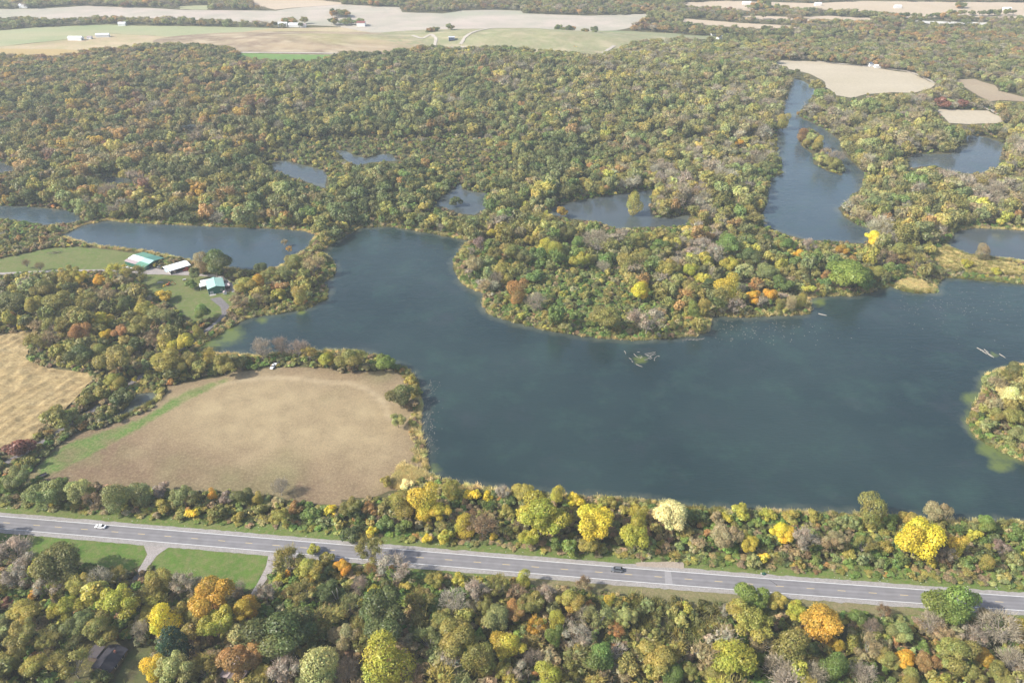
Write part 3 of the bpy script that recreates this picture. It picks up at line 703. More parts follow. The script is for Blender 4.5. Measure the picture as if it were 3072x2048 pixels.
def limb_tips(nb=16, cz=.62, ax=.36, az=.28):
    out = []
    while len(out) < nb:
        d = unit(rng.normal(size=3) + np.array([0, 0, .5])); q = rng.uniform(.6, 1)
        out.append(np.array([d[0] * ax * q, d[1] * ax * q, cz + d[2] * az * q]))
    return out
def form_bare(n, size):
    t = limb_tips(26, .58, .40, .30); sub = []
    for p in t:
        for _ in range(3): sub.append(p + rng.normal(0, .055, 3))
    q, v = twigs(sub, n, size); return q, v, t, .20, .026
def form_thin(n, size):
    t = limb_tips(18); q1, v1 = twigs(t, n // 3, size * 2.0)
    b = [(p, rng.uniform(.07, .13)) for p in t[:13]]
    q2, v2 = crown_leaves(b, n * 2 // 3, size, .6)
    v1 = v1 * np.array([1.0, .93, .95])
    return np.concatenate([q1, q2]), np.concatenate([v1, v2]), t, .24, .022
def form_shrub(n, size):
    b = boughs(10, .42, .36, .26, .15, .24); q, v = crown_leaves(b, n, size, .3); return q, v, [x[0] for x in b[:4]], .12, .02
FORM_FN = {'round': (form_round, 7200, .032), 'tall': (form_tall, 6200, .032), 'cone': (form_cone, 6500, .045), 'spread': (form_spread, 5800, .031),
           'thin': (form_thin, 3000, .036), 'bare': (form_bare, 1500, .09), 'shrub': (form_shrub, 1300, .070)}
def fitted(q, v, tips, fork, r):
    c = q.mean(1); k = .5 / np.percentile(np.hypot(c[:, 0], c[:, 1]), 93); kz = 1.0 / np.percentile(c[:, 2], 98.5)
    m = np.array([k, k, kz]); return q * m, v, [np.asarray(t) * m * .97 for t in tips], fork * kz, r
NEAR, FORMS_IN_WOOD = {}, []
for k, (fn, n, s) in FORM_FN.items():
    NEAR[k] = []
    for i in range({'round': 5, 'tall': 3, 'spread': 3, 'thin': 4, 'bare': 3, 'cone': 2, 'shrub': 4}[k]):
        q, v, tips, fork, r = fitted(*fn(n, s))
        NEAR[k].append((quads_mesh('crown', q, FOLIAGE, v), trunk_mesh('trunk', tips, fork, r, PALE_BARK if k in ('bare', 'thin') else BARK)))
forms = bpy.data.collections.new('tree_forms')               # forms for the mass of the wood; placed there by geometry nodes
FORM_INDEX = {}
def add_form(key, me_list):
    V, Fc, mats, mi, colv = [], [], [], [], []
    me = bpy.data.meshes.new('tree_form'); bm = bmesh.new()
    for m in me_list: bm.from_mesh(m)
    bm.to_mesh(me); bm.free()
    return me
def wood_form(key, q, v, trunk=None):
    me = quads_mesh('tree_form', q, FOLIAGE, v)
    o = bpy.data.objects.new('tree_form_%03d' % len(FORMS_IN_WOOD), me); forms.objects.link(o)
    FORM_INDEX.setdefault(key, []).append(len(FORMS_IN_WOOD)); FORMS_IN_WOOD.append(o)
def with_trunk(q, v, tips, fork, r):
    """far trunks and limbs as slim crossed blades in the crown mesh"""
    P = []
    f = np.array([0, 0, fork])
    segs = [((0, 0, 0), f, r)] + [(f, t, r * .45) for t in tips[:5]]
    for a, b, w in segs:
        a, b = np.array(a, float), np.array(b, float)
        for s in ((1, 0, 0), (0, 1, 0)):
            s = np.array(s, float) * w; P.append([a - s, a + s, b + s * .5, b - s * .5])
    P = np.array(P)
    return np.concatenate([q, P]), np.concatenate([v, np.ones((len(P), 3)) * np.array([.75, .7, .9])])
for key, fn, cnt, n, s in (('round', form_round, 6, 950, .085), ('tall', form_tall, 4, 850, .085), ('spread', form_spread, 4, 800, .085), ('thin', form_thin, 4, 750, .07),
                           ('bare', form_bare, 3, 600, .13), ('shrub', form_shrub, 4, 450, .12), ('cone', form_cone, 1, 400, .11)):
    for i in range(cnt):
        q, v, tips, fork, r = fitted(*fn(n, s))
        wood_form(key, *with_trunk(q, v, tips, fork, r)) if key != 'shrub' else wood_form(key, q, v)
# tufts of reed and tall dead grass
for i in range(3):
    n = 90; C = np.stack([rng.normal(0, .28, n), rng.normal(0, .28, n), np.zeros(n)], -1)
    lean = unit(np.stack([rng.normal(0, .5, n), rng.normal(0, .5, n), np.ones(n)], -1)); side = unit(np.cross(lean, rng.normal(size=(n, 3))))
    h = rng.uniform(.6, 1.05, (n, 1)); w = .045
    wood_form('reed', np.stack([C - side * w, C + side * w, C + lean * h + side * w * .4, C + lean * h - side * w * .4], 1), rng.uniform(.6, 1.35, (n, 1)) * np.ones((n, 3)))

def scatter(name, label, pos, scl, rot, tint, idx, kind='stuff'):
    """one object of many plants: a cloud of points, each carrying the form, size and colour of its plant"""
    n = len(pos)
    me = bpy.data.meshes.new(name); me.vertices.add(n); me.vertices.foreach_set('co', np.asarray(pos, np.float32).reshape(-1))
    def put(nm, typ, key, arr):
        a = me.attributes.new(nm, typ, 'POINT'); a.data.foreach_set(key, np.ascontiguousarray(arr).reshape(-1))
    put('size', 'FLOAT_VECTOR', 'vector', np.asarray(scl, np.float32))
    put('turn', 'FLOAT_VECTOR', 'vector', np.asarray(rot, np.float32))
    t = np.ones((n, 4), np.float32); t[:, :3] = tint; put('tint', 'FLOAT_COLOR', 'color', t)
    put('form', 'INT', 'value', np.asarray(idx, np.int32))
    o = link(name, me); o['kind'] = kind; o['label'] = label
    ng = bpy.data.node_groups.new(name + '_plants', 'GeometryNodeTree')
    ng.interface.new_socket('Geometry', in_out='INPUT', socket_type='NodeSocketGeometry'); ng.interface.new_socket('Geometry', in_out='OUTPUT', socket_type='NodeSocketGeometry')
    N, L = ng.nodes, ng.links
    gi, go = N.new('NodeGroupInput'), N.new('NodeGroupOutput')
    ip = N.new('GeometryNodeInstanceOnPoints'); ci = N.new('GeometryNodeCollectionInfo'); ci.inputs['Collection'].default_value = forms
    ci.inputs['Separate Children'].default_value = True; ci.inputs['Reset Children'].default_value = True
    ip.inputs['Pick Instance'].default_value = True
    def attr(nm, typ):
        a = N.new('GeometryNodeInputNamedAttribute'); a.data_type = typ; a.inputs['Name'].default_value = nm; return a.outputs['Attribute']
    L.new(gi.outputs[0], ip.inputs['Points']); L.new(ci.outputs[0], ip.inputs['Instance'])
    L.new(attr('form', 'INT'), ip.inputs['Instance Index']); L.new(attr('turn', 'FLOAT_VECTOR'), ip.inputs['Rotation']); L.new(attr('size', 'FLOAT_VECTOR'), ip.inputs['Scale'])
    L.new(ip.outputs[0], go.inputs[0])
    md = o.modifiers.new('plants', 'NODES'); md.node_group = ng
    return o

# ------------------------------------------------------------------ leaf colours
LC = {'olive': (.145, .132, .036), 'olive_dark': (.088, .090, .030), 'green_dark': (.062, .076, .024), 'green': (.085, .118, .028), 'bright_green': (.115, .150, .030), 'yellow_green': (.225, .212, .032),
      'yellow': (.36, .290, .028), 'gold': (.29, .232, .032), 'olive_gold': (.195, .168, .038), 'orange': (.33, .19, .022), 'gold_orange': (.27, .175, .026), 'rust': (.20, .12, .042), 'tan': (.190, .155, .078),
      'straw': (.34, .285, .13), 'cream': (.40, .36, .16), 'grey': (.20, .175, .128), 'grey_green': (.130, .142, .050), 'conifer': (.020, .040, .022), 'red': (.135, .060, .040), 'pale_green': (.215, .215, .075), 'brown': (.140, .105, .055), 'mauve': (.160, .128, .096)}
WORDS = {'olive': 'olive', 'olive_dark': 'dark olive', 'green_dark': 'dark green', 'green': 'green', 'bright_green': 'bright green', 'yellow_green': 'yellow-green', 'yellow': 'bright yellow',
         'gold': 'golden', 'olive_gold': 'olive-gold', 'orange': 'orange', 'gold_orange': 'gold and orange', 'rust': 'rusty brown', 'tan': 'tan', 'cream': 'pale cream', 'grey': 'grey', 'grey_green': 'grey-green',
         'conifer': 'blackish green', 'red': 'dull red', 'pale_green': 'pale green', 'brown': 'brown', 'mauve': 'mauve-brown'}

# trees that stand out in the photograph: x, y, width (zoom pixels), colour, form, optional own label
S = []
def put(z, rows):
    for r in rows:
        (x, y), = Z(z, (r[0], r[1])); S.append(dict(px=x, py=y, w=r[2] * .4354, c=r[3], f=r[4] if len(r) > 4 else 'round', lab=r[5] if len(r) > 5 else None))
put('B0', [(100, 680, 230, 'grey', 'thin', 'grey nearly bare tree on the left edge beside the shaded lawn'), (390, 760, 290, 'olive_dark', 'round', 'dark olive tree with an orange tip at the foot of the left lawn'),
    (240, 960, 95, 'orange', 'shrub'), (50, 1020, 85, 'red', 'shrub'), (170, 1090, 180, 'olive_gold'), (455, 1070, 220, 'yellow_green', 'spread', 'yellow-green spreading tree, first large one from the left below the road'),
    (820, 1030, 270, 'yellow_green', 'spread', 'broad yellow-green tree just below the end of the gravel driveway'), (1080, 885, 200, 'olive_gold', 'round'), (1265, 890, 175, 'grey', 'thin', 'grey thin-leaved tree on the lower edge of the right lawn'),
    (1450, 980, 285, 'gold_orange', 'round', 'large round gold and orange tree below the right lawn'), (1700, 1070, 200, 'gold_orange', 'round', 'gold and orange tree at the foot of the second driveway'), (1125, 1130, 180, 'yellow', 'tall', 'bright yellow tree directly behind the blackish conifer'),
    (1490, 1170, 260, 'yellow_green', 'spread'), (1180, 1290, 225, 'conifer', 'cone', 'blackish green conifer, the only one in the front wood'), (1060, 1450, 140, 'yellow', 'tall', 'bright yellow tree in front of the blackish conifer'),
    (1210, 1480, 270, 'pale_green', 'spread'), (1660, 1420, 285, 'rust', 'round', 'rusty brown round tree at the bottom edge beside the pinkish roof'), (1950, 1230, 410, 'green_dark', 'round', 'very large dark green tree in the front wood'),
    (2220, 1430, 270, 'pale_green', 'tall', 'pale yellowish green tree at the bottom edge beside the large dark green tree'), (700, 1200, 230, 'olive'), (545, 1160, 190, 'grey_green'), (500, 1430, 260, 'olive', 'thin', 'olive half-bare tree on the left of the dark roofed house'),
    (150, 1250, 210, 'olive', 'spread'), (70, 1420, 200, 'olive'), (250, 1460, 180, 'olive_gold', 'spread'), (330, 1300, 170, 'olive', 'thin'), (40, 1150, 150, 'grey_green'),
    (1985, 735, 230, 'olive', 'thin'), (2160, 655, 85, 'yellow_green', 'shrub'), (2250, 720, 110, 'olive_gold', 'shrub'), (2345, 760, 95, 'orange', 'round', 'orange tree below the road, right of the second driveway'),
    (2120, 800, 190, 'olive_gold'), (1985, 820, 75, 'orange', 'shrub'), (1935, 855, 100, 'yellow_green', 'shrub'), (2255, 940, 150, 'green_dark'), (560, 890, 180, 'olive_gold'), (690, 860, 190, 'grey', 'bare'), (820, 830, 130, 'olive', 'thin'),
    (330, 910, 180, 'grey', 'thin'), (120, 840, 170, 'grey', 'thin'), (960, 1210, 120, 'grey', 'bare'), (1010, 1110, 120, 'olive_gold'), (2080, 950, 190, 'olive', 'thin'), (1640, 920, 110, 'grey', 'bare'), (1330, 1120, 140, 'olive'), (1400, 880, 100, 'grey', 'bare'),
    (1830, 950, 130, 'grey', 'thin'), (2320, 1240, 130, 'tan', 'round'), (2090, 1130, 120, 'rust', 'thin'), (1420, 1500, 150, 'olive', 'thin'), (1960, 1500, 220, 'grey', 'thin'), (1800, 1510, 140, 'olive_gold'), (700, 1540, 130, 'green_dark', 'shrub')])
put('B0', [(120, 170, 190, 'grey_green', 'spread'), (300, 275, 220, 'grey_green', 'spread'), (520, 260, 180, 'pale_green', 'spread', 'pale green feathery tree above the white car'), (610, 255, 85, 'olive_gold', 'shrub'), (800, 280, 180, 'grey_green', 'tall'), (960, 260, 140, 'grey_green', 'tall'),
    (1270, 290, 180, 'grey_green', 'spread'), (1325, 410, 95, 'yellow', 'shrub', 'small bright yellow shrub on the upper verge above the right lawn'), (1460, 270, 65, 'orange', 'tall'), (1670, 290, 140, 'olive_dark', 'round'), (1775, 295, 70, 'olive_gold', 'tall'), (1930, 215, 130, 'grey', 'bare', 'small grey bare tree at the lower edge of the brown meadow'),
    (1925, 430, 140, 'olive_gold', 'spread'), (2030, 375, 105, 'rust', 'shrub'), (2280, 385, 90, 'yellow', 'shrub'), (1110, 250, 130, 'mauve', 'shrub'), (1560, 300, 110, 'mauve', 'shrub'), (60, 210, 120, 'green', 'spread'), (420, 200, 90, 'green', 'shrub'), (1130, 360, 120, 'olive_gold', 'shrub'),
    (640, 320, 120, 'brown', 'thin'), (440, 290, 130, 'grey_green', 'shrub'), (1500, 400, 130, 'olive', 'shrub'), (1800, 380, 110, 'olive', 'shrub'), (2150, 420, 130, 'green', 'shrub'), (1650, 430, 100, 'olive_gold', 'shrub')])
put('B1', [(575, 300, 200, 'gold', 'tall', 'tall golden tree in the strip, left of the lake corner'), (420, 330, 150, 'olive_gold', 'tall'), (660, 400, 170, 'gold', 'spread'), (905, 285, 120, 'yellow', 'shrub'), (1005, 290, 85, 'yellow', 'shrub'), (850, 480, 125, 'gold', 'tall'),
    (1047, 562, 62, 'gold', 'shrub', 'little golden shrub on the upper verge beside the mauve-brown thicket'), (210, 530, 85, 'yellow', 'shrub'), (590, 580, 75, 'yellow', 'shrub'), (720, 565, 120, 'yellow_green', 'shrub'), (970, 490, 190, 'brown', 'thin'), (1250, 250, 125, 'olive_gold', 'round', 'olive-gold tree standing against the lake at its near shore'),
    (1110, 265, 100, 'grey', 'thin'), (1490, 270, 100, 'yellow_green', 'tall'), (1380, 420, 330, 'yellow_green', 'round', 'very large yellow-green tree in the strip between road and lake'), (1720, 470, 250, 'yellow', 'spread', 'bright yellow spreading tree right of the very large yellow-green one'), (1290, 575, 150, 'yellow_green', 'spread'),
    (1570, 640, 130, 'bright_green', 'shrub'), (2030, 555, 245, 'yellow_green', 'round', 'lime yellow round tree just left of the pale cream tree'), (2055, 405, 120, 'yellow_green', 'tall'), (2260, 420, 225, 'cream', 'round', 'pale cream-leaved tree on the lake side above the grey car'), (1960, 390, 85, 'olive_gold', 'shrub'),
    (60, 370, 150, 'olive', 'spread'), (110, 420, 110, 'green_dark', 'shrub'), (200, 380, 110, 'rust', 'shrub'), (300, 480, 110, 'green', 'shrub'), (760, 230, 120, 'olive_gold', 'tall'), (450, 210, 90, 'cream', 'shrub'), (310, 190, 90, 'olive_gold', 'shrub'), (1620, 320, 110, 'yellow', 'shrub'), (1850, 330, 90, 'olive_gold', 'shrub'), (1480, 620, 110, 'green', 'shrub'), (1700, 620, 140, 'olive_gold', 'spread'),
    (60, 560, 130, 'green_dark', 'shrub'), (430, 500, 120, 'green', 'shrub'), (1150, 400, 100, 'olive_gold', 'shrub')])
put('B1', [(280, 1110, 370, 'green_dark', 'round', 'broad dark green tree, second very large one in the front wood'), (300, 1410, 350, 'yellow_green', 'tall', 'large light olive tree at the bottom edge below the broad dark green one'), (45, 1250, 180, 'tan', 'round'), (810, 1270, 290, 'olive', 'round'), (1160, 1300, 235, 'gold', 'round', 'honey-golden tree in the middle of the front wood'),
    (1060, 1130, 180, 'grey_green', 'round'), (1195, 1080, 150, 'rust', 'spread'), (1300, 1030, 180, 'olive', 'spread'), (1570, 1010, 190, 'olive_gold', 'round', 'olive-gold tree right below the road, left of the grey car'), (1480, 1130, 110, 'yellow_green', 'tall'), (1780, 1110, 180, 'grey_green', 'thin'), (1850, 990, 75, 'gold', 'tall'), (1960, 1120, 160, 'pale_green', 'spread', 'pale green loose tree at the edge of the reed thicket'),
    (1620, 1250, 190, 'grey', 'thin'), (1770, 1380, 235, 'green', 'round', 'round green tree at the left edge of the reed thicket, near the bottom'), (1430, 1510, 165, 'yellow_green', 'tall'), (2190, 1400, 230, 'olive_gold', 'round'), (2270, 1510, 170, 'green', 'round'), (1470, 1240, 130, 'green', 'tall'), (950, 1400, 230, 'olive', 'tall'), (600, 1280, 180, 'grey_green', 'thin'), (770, 1020, 200, 'grey', 'bare', 'grey bare tree in the middle of the front wood below the tree shadows'),
    (1320, 1400, 140, 'mauve', 'bare'), (1255, 845, 95, 'yellow_green', 'tall', 'slim yellow-green sapling overlapping the near edge of the road'), (640, 870, 130, 'olive_gold', 'spread'), (440, 910, 90, 'olive_gold', 'shrub'), (240, 945, 120, 'yellow_green', 'shrub'), (15, 780, 110, 'orange', 'round', 'orange crown left of the tree shadows on the road'), (200, 780, 90, 'rust', 'bare'), (350, 790, 220, 'grey', 'thin', 'grey thin tree casting its shadow over the road'),
    (90, 650, 0, 'olive'), (40, 1480, 200, 'mauve', 'bare'), (120, 900, 120, 'mauve', 'bare'), (540, 1010, 170, 'olive', 'thin'), (700, 1150, 190, 'olive', 'spread'), (930, 940, 170, 'grey', 'thin'), (1090, 900, 160, 'olive', 'thin'), (1420, 960, 130, 'grey', 'thin'), (1680, 900, 120, 'brown', 'thin'), (1210, 1480, 160, 'grey', 'thin'), (1560, 1500, 130, 'olive', 'thin'), (480, 1540, 150, 'brown', 'thin'),
    (1340, 1180, 130, 'gold_orange', 'thin'), (820, 870, 110, 'yellow_green', 'shrub'), (60, 1030, 140, 'grey_green', 'thin'), (1000, 1050, 130, 'olive', 'spread'), (1890, 1210, 100, 'rust', 'thin'), (1130, 1500, 140, 'olive_gold', 'spread')])
put('B1', [(210, 660, 210, 'olive', 'thin')])
S = [s for s in S if s['w'] > 5]
put('B2', [(1310, 365, 190, 'olive', 'tall', 'tall olive tree standing up in front of the lake, right part of the strip'), (1755, 400, 165, 'tan', 'round', 'tan and orange tree at the water above the big bright yellow one'), (1620, 580, 310, 'yellow', 'round', 'big bright yellow round tree in the right part of the strip'), (680, 540, 165, 'yellow', 'round', 'bright yellow tree of middling size, right of the tan pair in the strip'), (300, 570, 200, 'tan', 'round'),
    (445, 610, 150, 'gold', 'spread'), (840, 590, 180, 'grey', 'thin'), (1045, 600, 190, 'tan', 'spread'), (1560, 440, 120, 'olive_gold', 'round'), (2080, 470, 145, 'green', 'round', 'round green tree at the water near the right edge'), (1900, 620, 120, 'gold', 'tall'), (2110, 740, 95, 'olive_gold', 'tall'), (1830, 680, 110, 'grey', 'thin'), (1240, 620, 130, 'olive', 'thin'), (1380, 640, 110, 'olive_gold', 'shrub'), (2000, 560, 100, 'yellow_green', 'shrub'),
    (2200, 640, 110, 'mauve', 'thin'), (2300, 560, 120, 'green', 'shrub'), (590, 420, 110, 'yellow_green', 'shrub'), (400, 400, 120, 'yellow_green', 'shrub'), (230, 440, 110, 'tan', 'shrub'), (900, 430, 110, 'olive_gold', 'shrub'), (1180, 470, 110, 'grey_green', 'shrub'), (1430, 470, 130, 'green', 'shrub'), (2280, 720, 120, 'grey_green', 'shrub'), (560, 600, 120, 'green', 'shrub'), (740, 430, 110, 'olive_gold', 'shrub'), (100, 430, 130, 'green_dark', 'shrub'), (300, 440, 90, 'yellow_green', 'shrub'), (1960, 740, 110, 'green', 'shrub'), (1150, 690, 100, 'olive_gold', 'shrub'), (1760, 480, 100, 'olive', 'shrub')])
put('B2', [(1850, 1010, 335, 'bright_green', 'round', 'big green tree overlapping the road near the right edge, shading it'), (470, 985, 230, 'bright_green', 'round', 'bright green tree below the road right of the reed thicket'), (640, 1010, 140, 'olive_gold', 'round'), (780, 1085, 175, 'yellow_green', 'spread'), (960, 1165, 255, 'gold_orange', 'round', 'gold and orange tree below the right stretch of road'), (450, 1160, 290, 'olive_gold', 'spread'), (350, 1440, 285, 'yellow_green', 'spread', 'pale yellow-green tree at the bottom edge below the reed thicket'),
    (760, 1290, 230, 'olive', 'tall'), (660, 1480, 200, 'grey', 'bare', 'silvery bare tree at the bottom edge beside the pale yellow-green one'), (1050, 1450, 180, 'green', 'tall'), (900, 1500, 160, 'grey', 'bare'), (1240, 1500, 170, 'grey', 'bare'), (1500, 1220, 170, 'grey_green', 'round', 'bluish grey-green tree below the big green roadside tree'), (1660, 1340, 105, 'green', 'shrub'), (1540, 1420, 150, 'orange', 'round', 'orange tree, left one of the pair near the bottom right'), (1690, 1440, 150, 'rust', 'round'),
    (1710, 1160, 190, 'grey', 'bare'), (2200, 1190, 240, 'grey', 'bare', 'large silvery bare tree beside the shaded stretch of road'), (2310, 1180, 130, 'gold', 'round', 'golden tree on the right edge below the road'), (1890, 1380, 260, 'olive', 'round'), (2085, 1400, 120, 'gold_orange', 'round'), (1420, 1410, 150, 'olive', 'round'), (1060, 1310, 110, 'gold_orange', 'spread'), (560, 1300, 160, 'tan', 'thin'), (1200, 1130, 130, 'green', 'spread'), (2000, 1250, 170, 'grey', 'thin'), (1280, 1330, 170, 'tan', 'thin'),
    (2080, 1120, 130, 'tan', 'thin'), (2280, 1420, 200, 'grey', 'bare'), (2180, 1510, 160, 'olive', 'round'), (1300, 1180, 120, 'mauve', 'bare'), (200, 1530, 150, 'olive', 'round'), (50, 1500, 140, 'olive', 'spread'), (1560, 1520, 150, 'olive', 'round'), (300, 1080, 100, 'grey', 'thin'), (1790, 1240, 140, 'tan', 'thin'), (1990, 1520, 150, 'olive', 'spread'), (1380, 1080, 110, 'brown', 'thin'), (890, 1330, 110, 'green_dark', 'round'), (500, 1400, 110, 'green', 'thin')])
put('M1', [(300, 930, 130, 'bright_green', 'round', 'bright green round tree at the top right corner of the brown meadow'), (60, 915, 170, 'olive', 'round', 'olive tan tree at the top of the brown meadow'), (405, 1150, 175, 'olive_dark', 'round', 'dark olive tree on the bank between meadow and lake'), (390, 1330, 110, 'pale_green', 'spread', 'small pale green tree on the bank between meadow and lake'), (2065, 445, 155, 'yellow', 'round', 'bright yellow round tree alone on the shrubby side of the peninsula'),
    (1220, 430, 140, 'rust', 'tall', 'rusty gold tree on the lake side of the peninsula'), (1115, 285, 125, 'olive_gold', 'round', 'upper of two olive-gold trees at the peninsula tip'), (1130, 355, 100, 'olive_gold', 'round', 'lower of two olive-gold trees at the peninsula tip'), (1765, 95, 190, 'grey', 'bare', 'large bare grey tree on the crest of the peninsula'), (1640, 235, 130, 'yellow_green', 'spread', 'yellow-green tree just in front of the large bare one on the peninsula'),
    (2240, 290, 150, 'olive_gold', 'round'), (1480, 150, 100, 'yellow_green', 'tall'), (1395, 130, 90, 'yellow_green', 'tall'), (1290, 90, 85, 'olive_gold', 'round'), (1040, 45, 85, 'gold', 'round'), (2110, 640, 240, 'grey', 'thin', 'wide grey bush at the water on the peninsula shore'), (1820, 630, 200, 'olive', 'spread', 'wide olive bush near the water on the peninsula shore'), (920, 260, 140, 'tan', 'spread'), (1640, 110, 120, 'green', 'round'), (1340, 510, 130, 'grey', 'bare'),
    (1180, 170, 130, 'olive', 'round'), (1050, 190, 110, 'olive', 'thin'), (1260, 210, 130, 'olive_dark', 'round'), (1560, 40, 120, 'olive_dark', 'round'), (1980, 240, 130, 'olive', 'tall'), (2100, 200, 120, 'olive', 'round'), (2190, 130, 110, 'green', 'round'), (2050, 90, 130, 'olive', 'round'), (1920, 60, 110, 'grey', 'thin'), (1380, 260, 110, 'green', 'shrub'), (1810, 270, 90, 'grey', 'bare'), (960, 120, 110, 'mauve', 'thin'), (480, 1060, 90, 'olive_gold', 'shrub'), (500, 1130, 90, 'olive', 'shrub'), (470, 1230, 110, 'brown', 'shrub')])
put('M0', [(2255, 915, 115, 'yellow_green', 'round', 'yellow-green round tree at the top edge of the brown meadow'), (1475, 240, 215, 'green_dark', 'round', 'big dark green oak at the water behind the green barn'), (1385, 235, 110, 'tan', 'tall', 'tan tree touching the big dark oak'), (1340, 320, 90, 'green_dark', 'round', 'dark green round tree just behind the green barn'), (1795, 280, 85, 'green_dark', 'round'), (1785, 375, 120, 'orange', 'round', 'orange tree on the wooded point by the green barn'), (1690, 400, 130, 'olive_gold', 'round'),
    (2070, 455, 110, 'olive_gold', 'tall'), (2040, 240, 140, 'olive', 'round'), (2160, 260, 140, 'tan', 'thin'), (1260, 800, 150, 'yellow_green', 'round', 'lime yellow tree beside the dirt lane above the brown meadow'), (1370, 720, 75, 'olive_gold', 'tall'), (1150, 930, 190, 'olive_gold', 'round'), (1540, 950, 150, 'olive', 'round', 'olive bush at the top left corner of the brown meadow'), (1380, 580, 120, 'green', 'round', 'green tree on the lawn below the green barn'), (555, 890, 190, 'green_dark', 'round', 'dark green tree at the edge of the straw field'),
    (790, 920, 230, 'olive', 'round'), (690, 365, 95, 'orange', 'round', 'orange tree in the stand below the long barn'), (480, 340, 150, 'olive_gold', 'spread'), (800, 310, 130, 'yellow_green', 'thin', 'yellow-green thin tree in front of the long barn'), (870, 520, 125, 'green_dark', 'round'), (700, 640, 140, 'gold', 'round'), (830, 720, 110, 'rust', 'round'), (150, 1530, 190, 'red', 'shrub', 'dull red shrub at the left edge below the straw field'), (400, 1330, 200, 'olive', 'shrub'), (1320, 400, 80, 'green', 'shrub', 'round green bush on the lawn left of the green barn'),
    (940, 330, 140, 'olive', 'thin'), (560, 350, 120, 'gold', 'spread'), (300, 430, 150, 'olive', 'round'), (80, 520, 170, 'olive_dark', 'round'), (230, 540, 150, 'olive_gold', 'round'), (400, 520, 160, 'olive', 'round'), (600, 520, 150, 'olive', 'thin'), (740, 480, 140, 'tan', 'thin'), (1130, 480, 110, 'gold', 'shrub'), (1000, 560, 140, 'olive_gold', 'round'), (1100, 620, 160, 'grey_green', 'thin'), (960, 680, 150, 'olive', 'round'), (550, 720, 150, 'rust', 'round'), (370, 690, 140, 'olive', 'thin'), (250, 790, 150, 'olive', 'thin'), (400, 860, 130, 'olive_gold', 'shrub'),
    (730, 740, 75, 'yellow', 'round'), (700, 850, 130, 'olive', 'round'), (940, 820, 130, 'green_dark', 'shrub'), (1060, 780, 130, 'brown', 'thin'), (1290, 930, 150, 'olive', 'round'), (1430, 900, 130, 'olive_gold', 'thin'), (1640, 930, 130, 'olive_dark', 'shrub'), (1800, 830, 150, 'mauve', 'bare'), (1930, 810, 130, 'mauve', 'bare'), (2050, 830, 130, 'mauve', 'bare'), (2130, 870, 110, 'olive_gold', 'thin'), (780, 1070, 130, 'olive_gold', 'round'), (840, 1180, 150, 'green_dark', 'shrub'), (700, 1150, 130, 'olive', 'shrub'), (600, 1200, 120, 'olive', 'shrub'), (1960, 105, 45, 'tan', 'thin'), (1870, 330, 120, 'olive', 'round'), (1960, 330, 130, 'grey_green', 'thin'), (1920, 470, 110, 'yellow_green', 'shrub'), (1640, 520, 120, 'tan', 'thin'),
    (1995, 150, 45, 'gold_orange', 'thin'), (180, 245, 60, 'brown', 'bare', 'left one of two small bare trees by the west lane'), (270, 265, 60, 'brown', 'bare', 'right one of two small bare trees by the west lane'), (130, 80, 60, 'rust', 'shrub')])
put('M2', [(1145, 335, 270, 'bright_green', 'round', 'big bright green tree at the water on the right part of the peninsula'), (490, 485, 115, 'orange', 'round', 'left one of two glowing orange trees on the peninsula shore'), (607, 468, 110, 'orange', 'round', 'right one of two glowing orange trees on the peninsula shore'), (310, 405, 180, 'gold', 'tall', 'golden tree up behind the two glowing orange ones'), (675, 525, 65, 'olive', 'tall'), (740, 520, 80, 'tan', 'tall'), (825, 500, 80, 'olive_gold', 'tall'), (330, 120, 175, 'green', 'round', 'round green tree on the left part of the peninsula crest'), (720, 120, 110, 'green', 'round'), (455, 210, 150, 'green_dark', 'round', 'dark green dome-shaped tree in the middle of the peninsula'),
    (580, 310, 130, 'grey_green', 'round'), (805, 190, 90, 'orange', 'round'), (1095, 160, 105, 'gold_orange', 'round'), (150, 540, 100, 'olive_gold', 'tall'), (80, 560, 80, 'bright_green', 'tall'), (320, 255, 115, 'yellow_green', 'round'), (60, 300, 110, 'yellow_green', 'round'), (1310, 75, 120, 'yellow', 'round', 'bright yellow tree between the river mouth and the right-hand pond'), (2260, 1150, 150, 'cream', 'round', 'whitish green tree on the small island at the right edge'), (2080, 165, 90, 'tan', 'tall', 'tan tree on the causeway in front of the right-hand pond'), (1340, 310, 120, 'olive_gold', 'round'), (1500, 170, 140, 'olive', 'round'), (1620, 240, 130, 'olive', 'thin'), (1390, 220, 140, 'brown', 'thin'), (680, 390, 130, 'green', 'round'), (990, 330, 80, 'rust', 'round'),
    (1960, 255, 80, 'yellow_green', 'shrub'), (2160, 310, 70, 'yellow_green', 'shrub'), (190, 400, 110, 'green_dark', 'round'), (60, 420, 130, 'olive', 'round'), (870, 130, 110, 'grey', 'thin'), (130, 130, 120, 'grey', 'thin'), (2150, 1290, 120, 'olive', 'round'), (2280, 1300, 150, 'olive', 'round'), (2230, 1040, 120, 'olive', 'thin'), (2100, 1370, 130, 'grey_green', 'shrub'), (2290, 980, 110, 'olive_dark', 'round'), (2320, 1420, 130, 'grey_green', 'round'), (2250, 1480, 100, 'grey_green', 'shrub')])
